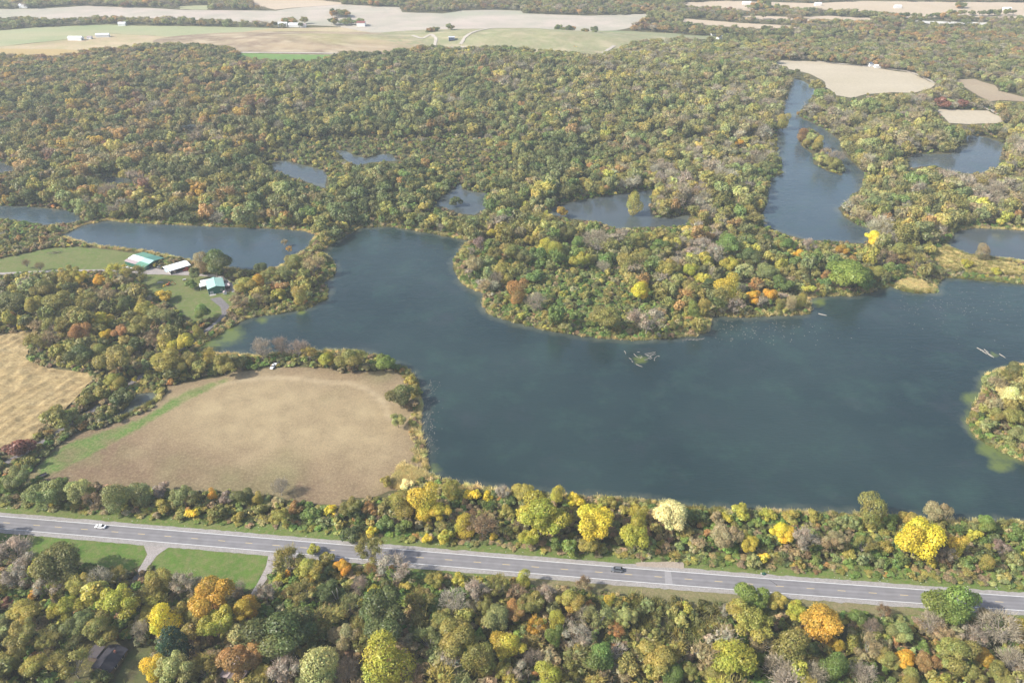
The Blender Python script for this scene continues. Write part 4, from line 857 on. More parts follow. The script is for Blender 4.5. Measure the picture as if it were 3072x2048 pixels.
put('T2', [(390, 985, 60, 'orange', 'round'), (830, 925, 70, 'rust', 'tall'), (880, 950, 80, 'pale_green', 'spread'), (935, 975, 70, 'olive_gold', 'tall'), (850, 985, 70, 'olive', 'round'), (925, 1015, 70, 'olive', 'round'),
    (960, 1100, 100, 'pale_green', 'spread'), (1040, 1130, 100, 'olive', 'round'), (1060, 1080, 90, 'mauve', 'bare'), (990, 1060, 80, 'tan', 'thin'), (700, 830, 80, 'olive_gold', 'tall', 'olive-gold tree standing out into the river from its left bank'), (1790, 720, 110, 'red', 'shrub', 'left dull red thicket above the small pale field'), (1920, 725, 80, 'red', 'shrub', 'right dull red thicket above the small pale field')])
put('T1', [(2020, 1395, 110, 'olive_gold', 'tall', 'olive-gold tree on its own islet in the pond behind the peninsula'), (1520, 1460, 80, 'gold_orange', 'round', 'gold and orange tree by the pond behind the peninsula'), (790, 1395, 90, 'green_dark', 'shrub', 'dark islet bush in the middle pond'), (1670, 1262, 90, 'olive_gold', 'round'), (1785, 1318, 70, 'olive_gold', 'round'), (1930, 1228, 90, 'olive_gold', 'round')])
S = [s for s in S if s['w'] > 5]

# ------------------------------------------------------------------ where nothing tall grows
HOUSE_ROOF = Z('B0', (600, 1390), (690, 1340), (790, 1300), (880, 1330), (745, 1490), (640, 1450))
NOTREE = WATER + [FIELD_BROWN, STRAW, LAWN_NORTH, LAWN_YARD, YARD, DRIVE_LOOP, DRIVE_BARN, LAWN_A, LAWN_B, LAWN_C, HOUSE_ROOF, DRIVEWAY_A, SPIT, MARSH] + [f[0] for f in FAR_FIELDS]
KEEP = [ISLAND, RIVER_ISLET]
REED_THICKET = Z('B1', (1930, 985), (2352, 985), 'B2', (0, 985), (330, 985), (300, 1100), (280, 1250), (240, 1340), (60, 1400), 'B1', (2352, 1400), (2180, 1270), (2050, 1280), (1980, 1350), (1930, 1250), (2040, 1160), (2000, 1040))
MEADOW_TOP = Z('M0', (1690, 900), (1800, 870), (2352, 850), 'M1', (100, 860), (370, 955), (430, 975), (430, 1010), (350, 980), (0, 1012), 'M0', (2352, 992), (2200, 970), (1900, 970), (1690, 1000))
SHRUBBY = [Z('M1', (1000, 460), (1250, 500), (1400, 330), (1500, 330), (1700, 300), (1900, 320), (1960, 420), (2100, 520), (2352, 620), 'M2', (160, 640), (160, 720), (0, 740), 'M1', (2250, 764), (1700, 752), (1200, 652), (1000, 570)),
           Z('M0', (-300, 0), (0, 0), (400, 60), (600, 120), (450, 140), (300, 140), (0, 205), (-300, 230)), REED_THICKET,
           Z('B0', (-200, 120), (120, 120), (700, 205), (1500, 250), (2352, 350), 'B1', (300, 310), (600, 150), (1300, 275), (2180, 330), 'B2', (60, 370), (1200, 420), (2700, 500), (2700, 950), (1600, 900), (0, 760), 'B1', (2000, 735), (1000, 625), (0, 570), 'B0', (2352, 570), (1000, 475), (0, 380), (-200, 360)),
           Z('M2', (1760, 0), (1800, 110), (1700, 180), (1780, 330), (2352, 385), (2700, 420), (2700, 280), (2352, 250), (1950, 200), (1840, 150), (1860, 60)),
           Z('B1', (520, 790), (2352, 985), (2352, 1010), (1900, 1000), (1500, 960), (900, 930), (540, 890)),
           Z('M0', (1110, 900), (1160, 1080), (1110, 1190), (850, 1340), (500, 1430), (330, 1570), (200, 1560), (240, 1440), (330, 1330), (500, 1210), (660, 1080), (900, 985)), MEADOW_TOP,
           Z('T0', (1750, 1050), (2300, 980), (2420, 1010), (2420, 1200), (2260, 1340), (2000, 1300), (1800, 1190)), Z('T1', (-180, 960), (480, 960), (500, 1150), (60, 1190), (-150, 1120)),
           Z('T1', (480, 960), (860, 940), (1200, 1100), (1180, 1250), (820, 1260), (500, 1100)),
           Z('M0', (1560, 620), (1900, 600), (2260, 500), (2300, 260), (2200, 300), (2180, 450), (1900, 540), (1600, 580))]
def in_any(polys, X, Y):
    r = np.zeros(np.shape(X), bool)
    for p in polys: r |= inside(p, X, Y)
    return r
def on_roadway(X, Y, up=26, down=20):
    dn = np.interp(X, [0, 1500, 1700, 2300, 2700, 2850], [20, 24, 46, 56, 62, 36]) * down / 20
    return (Y > above_edge(X) - up) & (Y < below_edge(X) + dn)
def forbidden(X, Y, up=33, down=20):
    r = in_any(NOTREE, X, Y) & ~in_any(KEEP, X, Y)
    return r | on_roadway(X, Y, up, down)

# ---- trees that stand out
def shape_of(s):
    k = scale_at(s['px'], s['py'], 5.0); W = 1.0 * s['w'] / k
    hk = {'round': 1.0, 'tall': 1.45, 'cone': 1.35, 'spread': .95, 'thin': 1.05, 'bare': 1.05, 'shrub': .75}[s['f']]
    H = W * hk * (1.12 if W < 8 else 1.0)
    return W, min(max(H, 1.6), 19.0)
for s in S:
    s['W'], s['H'] = shape_of(s)
    cz = s['H'] * (.58 if s['f'] != 'shrub' else .42)
    x, y, _ = G(s['px'], s['py'], cz); s['x'], s['y'] = x, y
# ---- the rest of the wood: candidate spots, checked against what the photograph shows there
JIT = 0.7
def cand(y0, y1, step, xm=0.70):
    out = []
    y = y0
    while y < y1:
        half = xm * (y * CP + CAM_H * SP) * 1.0 + 25
        xs = np.arange(-half, half, step)
        out.append(np.stack([xs + rng.uniform(-JIT, JIT, xs.size) * step, np.full(xs.size, y) + rng.uniform(-JIT, JIT, xs.size) * step], -1)); y += step * .92
    return np.concatenate(out)
Cd = np.concatenate([cand(150, 335, 7.6), cand(335, 420, 6.6), cand(420, 760, 6.6), cand(760, 1250, 7.5), cand(1250, 1800, 10.5), cand(1800, 2500, 16.0)])
n = len(Cd); bx, by = Cd[:, 0], Cd[:, 1]
dist = np.hypot(bx, by)
u1 = rng.random(n)
W = np.clip(rng.lognormal(2.03, .27, n), 4.2, 14) * np.where(dist > 760, 1.08, 1.0) * np.where(dist > 1250, 1.15, 1.0) * np.where(dist > 1800, 1.4, 1.0); H = W * rng.uniform(.95, 1.4, n)
stand = np.array([mnoise.noise(Vector((x * .009, y * .006, 33.0))) + .6 * mnoise.noise(Vector((x * .03, y * .02, 34.0))) for x, y in zip(bx, by)])
W = W * (1 + .28 * stand); H = H * (1 + .45 * stand)
px0, py0 = PX(bx, by, 0.0)
front = py0 > below_edge(px0)
W[front] = rng.uniform(6.0, 11.5, front.sum()); H[front] = W[front] * rng.uniform(.9, 1.3, front.sum())
shrub = in_any(SHRUBBY, px0, py0); mtop = inside(MEADOW_TOP, px0, py0)
W[shrub] = rng.uniform(3.2, 6.4, shrub.sum()); H[shrub] = W[shrub] * rng.uniform(.6, 1.0, shrub.sum())
W[mtop] *= .55; H[mtop] *= .6
H[dist > 1150] = np.minimum(H[dist > 1150], rng.uniform(7, 12, (dist > 1150).sum()))
H = np.minimum(H, 17)
ok = ~forbidden(px0, py0) & ~mtop
for fz, fx in ((.6, 0), (1.0, 0), (.6, .46), (.6, -.46), (.86, .3), (.86, -.3)):
    qx, qy = PX(bx + fx * W, by, H * fz); bad = forbidden(qx, qy); ok &= ~(bad & ((dist < 1150) | ((fx == 0) & (fz < .9))))
sx = np.array([s['px'] for s in S]); sy = np.array([s['py'] for s in S]); sw = np.array([s['w'] for s in S]); sb = np.array([[s['x'], s['y']] for s in S]); sW = np.array([s['W'] for s in S])
cxp, cyp = PX(bx, by, H * .6); kk = F / (by * CP + (CAM_H - H * .6) * SP)
for a, b, w, g, gw in zip(sx, sy, sw, sb, sW):
    near = np.hypot(cxp - a, (cyp - b) * 1.1) < (w * .5 + W * kk * .5) * .62
    ok &= ~near
    ok &= np.hypot(bx - g[0], by - g[1]) > (gw + W) * .27
sel = np.where(ok)[0]
bx, by, W, H, px0, py0, cxp, cyp, front, shrub, dist = [a[sel] for a in (bx, by, W, H, px0, py0, cxp, cyp, front, shrub, dist)]
n = len(sel)
# colours by part of the wood, in drifts
nz1 = np.array([mnoise.noise(Vector((x * .011, y * .008, 1.0))) for x, y in zip(bx, by)]); nz3 = np.array([mnoise.noise(Vector((x * .035, y * .028, 21.0))) for x, y in zip(bx, by)]); nz2 = np.array([mnoise.noise(Vector((x * .02, y * .015, 8.0))) for x, y in zip(bx, by)])
PAL = {'front': (['olive_dark', 'olive', 'pale_green', 'olive_gold', 'yellow_green', 'grey_green', 'tan', 'grey', 'mauve'], [.09, .32, .07, .18, .09, .08, .06, .09, .02]),
       'strip': (['green_dark', 'green', 'grey_green', 'olive', 'olive_gold', 'yellow_green', 'pale_green', 'tan', 'yellow'], [.07, .13, .15, .27, .13, .10, .05, .07, .03]),
       'stand': (['olive', 'olive_gold', 'olive_dark', 'tan', 'grey_green', 'rust', 'grey', 'gold'], [.33, .13, .18, .11, .10, .06, .05, .04]),
       'penin': (['green', 'olive_dark', 'grey_green', 'olive', 'olive_gold', 'yellow_green', 'tan', 'rust', 'grey'], [.13, .15, .09, .29, .12, .04, .07, .03, .08]),
       'mid': (['green_dark', 'olive_dark', 'green', 'grey_green', 'olive', 'olive_gold', 'yellow_green', 'tan', 'rust', 'brown', 'grey'], [.16, .18, .10, .15, .20, .08, .015, .025, .03, .02, .04]),
       'left': (['green_dark', 'olive_dark', 'olive', 'olive_gold', 'tan', 'brown', 'rust', 'gold_orange', 'mauve', 'red'], [.15, .18, .22, .09, .05, .08, .13, .04, .04, .02]),
       'right': (['green', 'olive_dark', 'grey_green', 'olive', 'pale_green', 'olive_gold', 'tan', 'grey'], [.05, .10, .12, .20, .09, .12, .14, .18]),
       'isle': (['green', 'grey_green', 'pale_green', 'olive', 'olive_gold', 'tan'], [.15, .25, .17, .28, .10, .05]),
       'far': (['green_dark', 'olive_dark', 'grey_green', 'olive', 'tan', 'grey', 'mauve', 'rust', 'red'], [.10, .15, .18, .15, .10, .08, .10, .12, .02])}
zone = np.full(n, 'mid', dtype='<U6')
zone[(py0 < 620) & (px0 < 800)] = 'left'
zone[(px0 > 1950) & (py0 < 640)] = 'right'
zone[(px0 > 1500) & (py0 < 330)] = 'right'
zone[py0 < 128] = 'far'
zone[(px0 > 2300) & (py0 < 240)] = 'far'
zone[(py0 > 640) & (px0 > 1300)] = 'penin'
zone[(py0 > 690) & (px0 < 1120)] = 'stand'
zone[(py0 > 1440 + px0 * .05) & ~front] = 'strip'
zone[front] = 'front'
zone[(px0 > 2540) & (py0 > 1075) & (py0 < 1440)] = 'isle'
cname = np.empty(n, dtype='<U14')
for zk in PAL:
    k = np.where(zone == zk)[0]; names, wts = PAL[zk]; wts = np.array(wts) / sum(wts)
    q = (rng.random(len(k)) * .5 + .5 * (nz1[k] * .6 + nz3[k] * .6 + .5)); q = np.clip((np.argsort(np.argsort(q)) + .5) / max(len(q), 1), 0, .9999) if len(q) else q
    cname[k] = np.array(names)[np.searchsorted(np.cumsum(wts), q).clip(0, len(names) - 1)]
def tint_of(name, jit=.13):
    c = np.array(LC[name]); v = rng.lognormal(0, jit); w = jit * .35; return np.clip(c * v * np.array([1 + rng.normal(0, w), 1 + rng.normal(0, w * .6), 1 + rng.normal(0, w)]), .004, .6)
scrub = (zone == 'front') & (px0 > 1050) & (rng.random(n) < .3); cname[scrub] = rng.choice(['grey', 'tan', 'brown', 'grey_green'], scrub.sum()); W[scrub] *= .85; H[scrub] *= .75
tint = np.array([tint_of(c) for c in cname]) if n else np.zeros((0, 3))
tint *= (1 + .22 * nz2)[:, None]
tint[zone == 'front'] *= 1.10
lum = tint @ np.array([.3, .6, .1]); tint = tint * .95 + (lum[:, None] * np.array([1.05, 1.0, .85])) * .05
mid_ = (zone != 'front') & (zone != 'strip'); tint[mid_] *= np.array([1.07, 1.08, 1.06])
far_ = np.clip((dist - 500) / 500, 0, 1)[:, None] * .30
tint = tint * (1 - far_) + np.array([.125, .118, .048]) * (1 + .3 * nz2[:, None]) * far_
form = np.empty(n, dtype='<U8')
for i in range(n):
    c = cname[i]; r = rng.random()
    if shrub[i]: form[i] = 'shrub' if r < .8 else 'thin'
    elif c in ('grey', 'mauve'): form[i] = 'bare' if r < .45 else 'thin'
    elif c in ('tan', 'brown'): form[i] = 'thin' if r < .5 else 'spread'
    elif zone[i] == 'front': form[i] = 'thin' if r < .5 else ('spread' if r < .72 else ('round' if r < .9 else 'tall'))
    else: form[i] = 'round' if r < .55 else ('spread' if r < .75 else ('tall' if r < .88 else 'thin'))

# ---- which are trees of their own: those that stand out, then the largest of the rest, up to about 300
TREE_CAP = 300
n_s_tree = sum(1 for s in S if s['f'] != 'shrub')
appar = W * F / (by * CP + CAM_H * SP)
vis = (cxp > 5) & (cxp < 3067) & (cyp > 5) & (cyp < 2040)
treeish = (form != 'shrub') & vis
order = np.where(treeish)[0][np.argsort(-appar[treeish])]
own = set(order[:max(0, TREE_CAP - n_s_tree)].tolist())

FILL = []
for i in own:
    FILL.append(dict(px=float(cxp[i]), py=float(cyp[i]), w=float(appar[i]), c=str(cname[i]), f=str(form[i]), lab=None, W=float(W[i]), H=float(H[i]), x=float(bx[i]), y=float(by[i]), tint=tint[i], zone=str(zone[i])))
LAND = [(273, 1579, 'the white car'), (1850, 1706, 'the grey car'), (430, 1700, 'the gravel driveway'), (770, 1760, 'the second driveway'), (300, 1985, 'the dark roofed house'), (514, 1928, 'the blackish conifer'), (1003, 1790, 'the two pale snags'),
        (2008, 1549, 'the cream tree'), (2753, 1618, 'the big yellow tree'), (1625, 1549, 'the very large yellow-green tree'), (2853, 1806, 'the big green roadside tree'), (849, 1902, 'the very large dark green tree'), (1146, 1849, 'the broad dark green tree'),
        (1529, 1932, 'the honey-golden tree'), (2150, 1880, 'the reed thicket'), (630, 855, 'the green barn'), (430, 790, 'the long barn'), (820, 1095, 'the white pickup'), (125, 1430, 'the dark trailer'), (1950, 1075, 'the driftwood'),
        (1792, 725, 'the large bare peninsula tree'), (1923, 877, 'the lone yellow peninsula tree'), (2285, 890, 'the two glowing orange trees'), (2546, 829, 'the big bright green tree'), (3030, 1184, 'the whitish island tree'), (642, 787, 'the big dark oak'),
        (780, 848, 'the orange tree by the barn'), (300, 842, 'the orange tree below the long barn'), (548, 1031, 'the lime yellow tree by the lane'), (242, 1070, 'the straw field'), (982, 1083, 'the tree at the meadow top'), (1155, 1088, 'the bright green meadow-corner tree'),
        (631, 1793, 'the large gold and orange tree'), (723, 1984, 'the rusty round tree'), (440, 1250, 'the green strip of the meadow'), (2200, 1993, 'the pale yellow-green tree'), (2466, 1873, 'the roadside gold and orange tree'), (2718, 1984, 'the orange pair'), (1274, 1500, 'the tall golden tree'),
        (2618, 1525, 'the tall olive lakeside tree'), (1794, 1963, 'the round green tree'), (1130, 710, 'the lake head'), (2843, 820, 'the footbridge'), (840, 1640, 'the second driveway mouth'), (2344, 1600, 'the middling yellow tree'), (1707, 1806, 'the olive-gold roadside tree')]
USED = set()
FORMW = {'round': 'round tree', 'tall': 'tall tree', 'cone': 'conifer', 'spread': 'spreading tree', 'thin': 'half-bare tree', 'bare': 'bare tree', 'shrub': 'shrub'}
def zone_words(s):
    x, y = s['px'], s['py']
    if y > float(above_edge(x)) - 5: return 'in the front wood'
    if y > 1400 + x * .05: return 'in the roadside strip'
    if x < 1130 and y > 1060: return 'by the meadows'
    if x < 1130 and y > 690: return 'near the farm'
    if x > 2880 and y > 1080: return 'on the small island'
    if y > 640: return 'on the peninsula'
    return 'in the far wood'
def label_of(s):
    if s['lab']:
        assert s['lab'] not in USED, s['lab']
        USED.add(s['lab']); return s['lab']
    size = 'small ' if s['w'] < 45 else ('large ' if s['w'] > 95 else '')
    head = size + WORDS[s['c']] + ' ' + FORMW[s['f']] + ' ' + zone_words(s)
    ds = sorted(LAND, key=lambda L: math.hypot(L[0] - s['px'], L[1] - s['py']))
    cands = []
    for L in ds[:10]:
        dx, dy = s['px'] - L[0], s['py'] - L[1]; dd = math.hypot(dx, dy)
        if dd < 18: continue
        hor = 'right' if dx > 0 else 'left'
        if abs(dx) > 2.2 * abs(dy): r = hor + ' of '
        elif abs(dy) > 2.2 * abs(dx): r = ('below ' if dy > 0 else 'above ')
        else: r = ('below' if dy > 0 else 'above') + ' and ' + hor + ' of '
        nearw = 'just ' if dd < 110 else ('well ' if dd > 330 else '')
        cands.append(nearw + r + L[2])
    for c in cands:
        t = head + ', ' + c
        if t not in USED and len(t.split()) <= 16: USED.add(t); return t
    for i, c in enumerate(cands):
        for c2 in cands[i + 1:]:
            t = WORDS[s['c']] + ' ' + FORMW[s['f']] + ', ' + c + ', ' + c2
            if t not in USED and len(t.split()) <= 16: USED.add(t); return t
    return head
def plant(s):
    f = s['f']; name = {'bare': 'bare_tree', 'cone': 'conifer_tree', 'shrub': 'shrub'}.get(f, 'broadleaf_tree')
    grp = 'shrubs along the road and water' if f == 'shrub' else 'trees of the autumn woods'
    o = thing(name, label_of(s), 'shrub' if f == 'shrub' else 'tree', (s['x'], s['y'], 0.0), random.uniform(0, 6.28), grp)
    cm, tm = random.choice(NEAR[f]); sc = (s['W'] * random.uniform(.88, 1.14), s['W'] * random.uniform(.88, 1.14), s['H'])
    c = link('foliage' if f == 'shrub' else 'crown', cm, o); c.scale = sc
    t = s.get('tint'); t = tint_of(s['c'], .08) if t is None else t
    c['tint'] = [float(q) for q in t] 
    tr = link('stem' if f == 'shrub' else 'trunk', tm, o); tr.scale = sc
for s in S + FILL: plant(s)

rest = np.array([i for i in range(n) if i not in own])
idx = np.array([random.choice(FORM_INDEX[f]) for f in form[rest]])
# clumps and lines of trees standing in the far fields
CLUMPS = [(1018, 50, 26, 5, 22), (1040, 76, 46, 2.5, 16), (1299, 104, 14, 6, 9), (1350, 92, 8, 3, 4), (1700, 98, 28, 2, 10), (1770, 104, 18, 2, 7), (880, 74, 40, 3, 12), (2290, 18, 14, 3, 8), (2870, 26, 22, 2, 8), (2940, 48, 100, 2.5, 28), (2740, 58, 120, 2.5, 26), (2300, 30, 60, 3, 16), (1140, 18, 30, 3, 14), (2290, 30, 40, 3, 14)]
for cx0, cy0, sx0, sy0, cnt in CLUMPS:
    for _ in range(cnt):
        g = G(cx0 + rng.uniform(-1, 1) * sx0, cy0 + rng.uniform(-1, 1) * sy0); w_ = rng.uniform(7, 13)
        bx = np.r_[bx, g[0]]; by = np.r_[by, g[1]]; W = np.r_[W, w_]; H = np.r_[H, rng.uniform(6, 12)]; tint = np.r_[tint, [tint_of(random.choice(['green_dark', 'olive_dark', 'grey_green', 'olive', 'rust']))]]
        rest = np.r_[rest, len(bx) - 1]; idx = np.r_[idx, random.choice(FORM_INDEX['round'] + FORM_INDEX['spread'])]
# three tall trees standing just outside the left edge, whose shadows reach the road
for ex, ey, eW, eH in ((-105, 1640, 13, 17), (-45, 1652, 11, 16), (-190, 1630, 14, 17)):
    g = G(ex, ey); bx = np.r_[bx, g[0]]; by = np.r_[by, g[1]]; W = np.r_[W, eW]; H = np.r_[H, eH]; tint = np.r_[tint, [LC['olive']]]; rest = np.r_[rest, len(bx) - 1]; idx = np.r_[idx, FORM_INDEX['round'][0]]
turn = np.stack([rng.normal(0, .04, len(rest)), rng.normal(0, .04, len(rest)), rng.uniform(0, 6.28, len(rest))], -1)
scatter('woodland', 'mixed autumn woodland of olive, green and rusty trees filling the land round the ponds', np.stack([bx[rest], by[rest], np.zeros(len(rest)) + .05], -1),
        np.stack([W[rest] * rng.uniform(.78, 1.25, len(rest)), W[rest] * rng.uniform(.78, 1.25, len(rest)), H[rest]], -1), turn, tint[rest], idx)

# ---- undergrowth below and between the trees
JIT = 0.95
Ud = np.concatenate([cand(150, 590, 2.7), cand(590, 720, 3.8), cand(700, 1000, 6.5)])
ux, uy = Ud.T; up, vp = PX(ux, uy, 0.0); qx, qy = PX(ux, uy, 1.8)
ok = ~forbidden(up, vp, 30, 16) & ~forbidden(qx, qy, 28, 15) & ~in_any([LAWN_C], up, vp) & ~in_any([DRIVEWAY_B], up, vp) & ~in_any([DRIVEWAY_B], qx, qy)
lane_g = resample(GA(LANE), 6.0); ok &= dist_to_line(Ud, lane_g, False) > 3.0
lw = resample(GA(LANE_WEST), 6.0); ok &= dist_to_line(Ud, lw, False) > 3.0
ok &= ~((np.abs(ux - G(290, 1985)[0]) < 11) & (np.abs(uy - G(290, 1985)[1]) < 10))
thick = in_any([REED_THICKET], up, vp)
low = (vp > above_edge(up) - 60) & (vp < above_edge(up))
ux, uy, up, vp, thick, low = [a[ok] for a in (ux, uy, up, vp, thick, low)]
n = len(ux); w = rng.uniform(2.6, 4.6, n); h = w * rng.uniform(.45, .85, n); h[low] *= .45
names = ['olive', 'grey_green', 'green', 'brown', 'olive_dark', 'tan', 'green_dark', 'rust', 'olive_gold']
pick = rng.choice(9, n, p=[.24, .16, .10, .12, .14, .10, .07, .02, .05])
dr = np.array([mnoise.noise(Vector((x * .03, y * .03, 4.0))) for x, y in zip(ux, uy)])
pick = np.where((dr > .25) & (rng.random(n) < .6), 2, pick); pick = np.where((dr < -.25) & (rng.random(n) < .6), 3, pick)
pick = np.where((vp > 760) & (vp < 1010) & (up > 1300) & (up < 2000) & (rng.random(n) < .5), np.where(rng.random(n) < .6, 2, 1), pick)
ut = np.array([tint_of(names[k], .2) for k in pick]) * 1.15
ui = np.array([random.choice(FORM_INDEX['shrub']) for _ in range(n)])
tk = np.where(thick)[0]
ok_ = None
for i in tk:
    ut[i] = tint_of('olive_dark' if rng.random() < .6 else 'olive', .2); ui[i] = random.choice(FORM_INDEX['reed']) if rng.random() < .6 else ui[i]; h[i] = 2.2 + rng.random(); w[i] = 3.2
scatter('undergrowth', 'tangled olive and green undergrowth below the trees and along the banks', np.stack([ux, uy, np.zeros(n) + .06], -1), np.stack([w, w, h], -1),
        np.stack([np.zeros(n), np.zeros(n), rng.uniform(0, 6.28, n)], -1), ut, ui)

# ---- reeds along the water
rp, rs, rt = [], [], []
for poly, lim in ((LAKE, 3), (NORTH_POND, 1), (ISLAND, -2), (PONDS[8], 1), (PONDS[10], 1)):
    g = GA(poly); L = resample(np.r_[g, g[:1]], 1.1)
    k = np.where(np.abs(L[:, 0]) < .75 * L[:, 1] + 60)[0]; L = L[k]
    for _ in range(2 if lim != 1 else 1):
        d = np.gradient(L, axis=0); d /= np.maximum(np.linalg.norm(d, axis=1), 1e-6)[:, None]; nr = np.stack([-d[:, 1], d[:, 0]], -1)
        t = L + nr * 1.5; a, b = PX(L[:, 0] + nr[:, 0] * 2, L[:, 1] + nr[:, 1] * 2, 0 * L[:, 0]); ins = inside(poly, a, b)
        sgn = np.where(ins, -1, 1)[:, None] if lim != -2 else np.where(ins, 1, -1)[:, None]
        P = L + nr * sgn * (rng.random((len(L), 1)) ** 1.5 * abs(lim) * 1.6 - .4)
        rp.append(P); rs.append(rng.uniform(1.2, 2.3, len(P)))
        m = np.array([mnoise.noise(Vector((x * .02, y * .02, 6.0))) for x, y in P])
        for q in m:
            rt.append(tint_of('straw' if rng.random() < .55 + q else ('olive' if rng.random() < .6 else 'grey_green'), .18))
# the wide reed belt at the lake corner and along the road side of the lake
c0 = GA(Z('B1', (420, 60), (600, 150), (560, 190), (420, 240), (340, 200)) + []); bb = np.stack([rng.uniform(c0[:, 0].min(), c0[:, 0].max(), 900), rng.uniform(c0[:, 1].min(), c0[:, 1].max(), 900)], -1)
bb = bb[inside([tuple(q) for q in c0], bb[:, 0], bb[:, 1])]
rp.append(bb); rs.append(rng.uniform(1.3, 2.3, len(bb))); rt += [tint_of('straw', .18) for _ in bb]
SP_ = GA(SPIT); bb = np.stack([rng.uniform(SP_[:, 0].min(), SP_[:, 0].max(), 700), rng.uniform(SP_[:, 1].min(), SP_[:, 1].max(), 700)], -1); bb = bb[inside([tuple(q) for q in SP_], bb[:, 0], bb[:, 1])]
rp.append(bb); rs.append(rng.uniform(1.0, 1.8, len(bb))); rt += [tint_of('straw', .14) for _ in bb]
MP_ = GA(MARSH); bb = np.stack([rng.uniform(MP_[:, 0].min(), MP_[:, 0].max(), 2600), rng.uniform(MP_[:, 1].min(), MP_[:, 1].max(), 2600)], -1); bb = bb[inside([tuple(q) for q in MP_], bb[:, 0], bb[:, 1])]
rp.append(bb); rs.append(rng.uniform(1.0, 2.0, len(bb))); rt += [tint_of('straw' if rng.random() < .5 else 'olive', .16) for _ in bb]
rp = np.concatenate(rp); rs = np.concatenate(rs); n = len(rp)
scatter('reeds', 'tan and olive reeds fringing the shores', np.c_[rp, np.full(n, .2)], np.stack([rs * 1.1, rs * 1.1, rs], -1), np.stack([np.zeros(n), np.zeros(n), rng.uniform(0, 6.28, n)], -1), np.array(rt),
        [random.choice(FORM_INDEX['reed']) for _ in range(n)])
print('trees', n_s_tree, 'own', len(own), 'wood', len(rest), 'undergrowth', len(ux), 'reeds', n)

# ------------------------------------------------------------------ built things
class MB:
    """collects boxes, prisms and tubes into one mesh"""
    def __init__(self): self.V, self.F = [], []
    def add(self, V, Fc):
        k = len(self.V); self.V += [tuple(v) for v in V]; self.F += [tuple(i + k for i in f) for f in Fc]; return self
    def box(self, x0, x1, y0, y1, z0, z1, inset=0.0):
        i = inset
        V = [(x0, y0, z0), (x1, y0, z0), (x1, y1, z0), (x0, y1, z0), (x0 + i, y0 + i, z1), (x1 - i, y0 + i, z1), (x1 - i, y1 - i, z1), (x0 + i, y1 - i, z1)]
        return self.add(V, [(0, 3, 2, 1), (4, 5, 6, 7), (0, 1, 5, 4), (1, 2, 6, 5), (2, 3, 7, 6), (3, 0, 4, 7)])
    def slab(self, quad, t):
        """a four-cornered plate t thick (corners counter-clockwise seen from above)"""
        V = [tuple(q) for q in quad] + [(q[0], q[1], q[2] - t) for q in quad]
        return self.add(V, [(0, 1, 2, 3), (7, 6, 5, 4), (0, 4, 5, 1), (1, 5, 6, 2), (2, 6, 7, 3), (3, 7, 4, 0)])
    def tube(self, p, q, r0, r1=None, sides=6):
        V, Fc = [], []; tube(V, Fc, p, q, r0, r0 if r1 is None else r1, sides)
        n = sides; Fc += [tuple(range(n))[::-1], tuple(range(n, 2 * n))]
        return self.add(V, Fc)
    def loft(self, secs):
        """sections: lists of equal length, joined and capped"""
        n = len(secs[0]); V = [p for s_ in secs for p in s_]; Fc = []
        for i in range(len(secs) - 1):
            for j in range(n):
                k = (j + 1) % n; Fc.append((i * n + j, i * n + k, (i + 1) * n + k, (i + 1) * n + j))
        Fc += [tuple(range(n))[::-1], tuple((len(secs) - 1) * n + j for j in range(n))]
        return self.add(V, Fc)
    def mesh(self, name, mat, bevel=0.0, smooth=False):
        me = mesh_np(name, self.V, self.F, mat)
        bm = bmesh.new(); bm.from_mesh(me); bmesh.ops.recalc_face_normals(bm, faces=bm.faces[:])
        if bevel: bmesh.ops.bevel(bm, geom=bm.edges[:], offset=bevel, segments=1, affect='EDGES', clamp_overlap=True)
        if smooth:
            for f in bm.faces: f.smooth = True
        bm.to_mesh(me); bm.free(); return me
    def build(self, name, mat, parent=None, bevel=0.0, smooth=False): return link(name, self.mesh(name, mat, bevel, smooth), parent)
P_ = plain
GLASS = P_('dark_glass', (0.02, 0.024, 0.03), 0.08, 0.6, var=.05); TYRE = P_('tyre_rubber', (0.02, 0.02, 0.02), .9, .1); RIM = P_('rim_metal', (0.5, 0.5, 0.52), .35, .5, .8)
WHITE_PAINT = P_('white_car_paint', (0.80, 0.81, 0.82), .25, .5, var=.03); GREY_PAINT = P_('grey_car_paint', (0.19, 0.205, 0.225), .25, .6, .4, var=.04); BLACK_PLASTIC = P_('black_plastic', (0.025, 0.025, 0.027), .6)
NAVY = P_('navy_paint', (0.022, 0.026, 0.04), .3, .5); RED_PAINT = P_('red_paint', (0.28, 0.022, 0.02), .35, .5); LAMP = P_('lamp_lens', (0.75, 0.75, 0.72), .15, .6); TAIL = P_('tail_lens', (0.30, 0.015, 0.015), .2, .6)

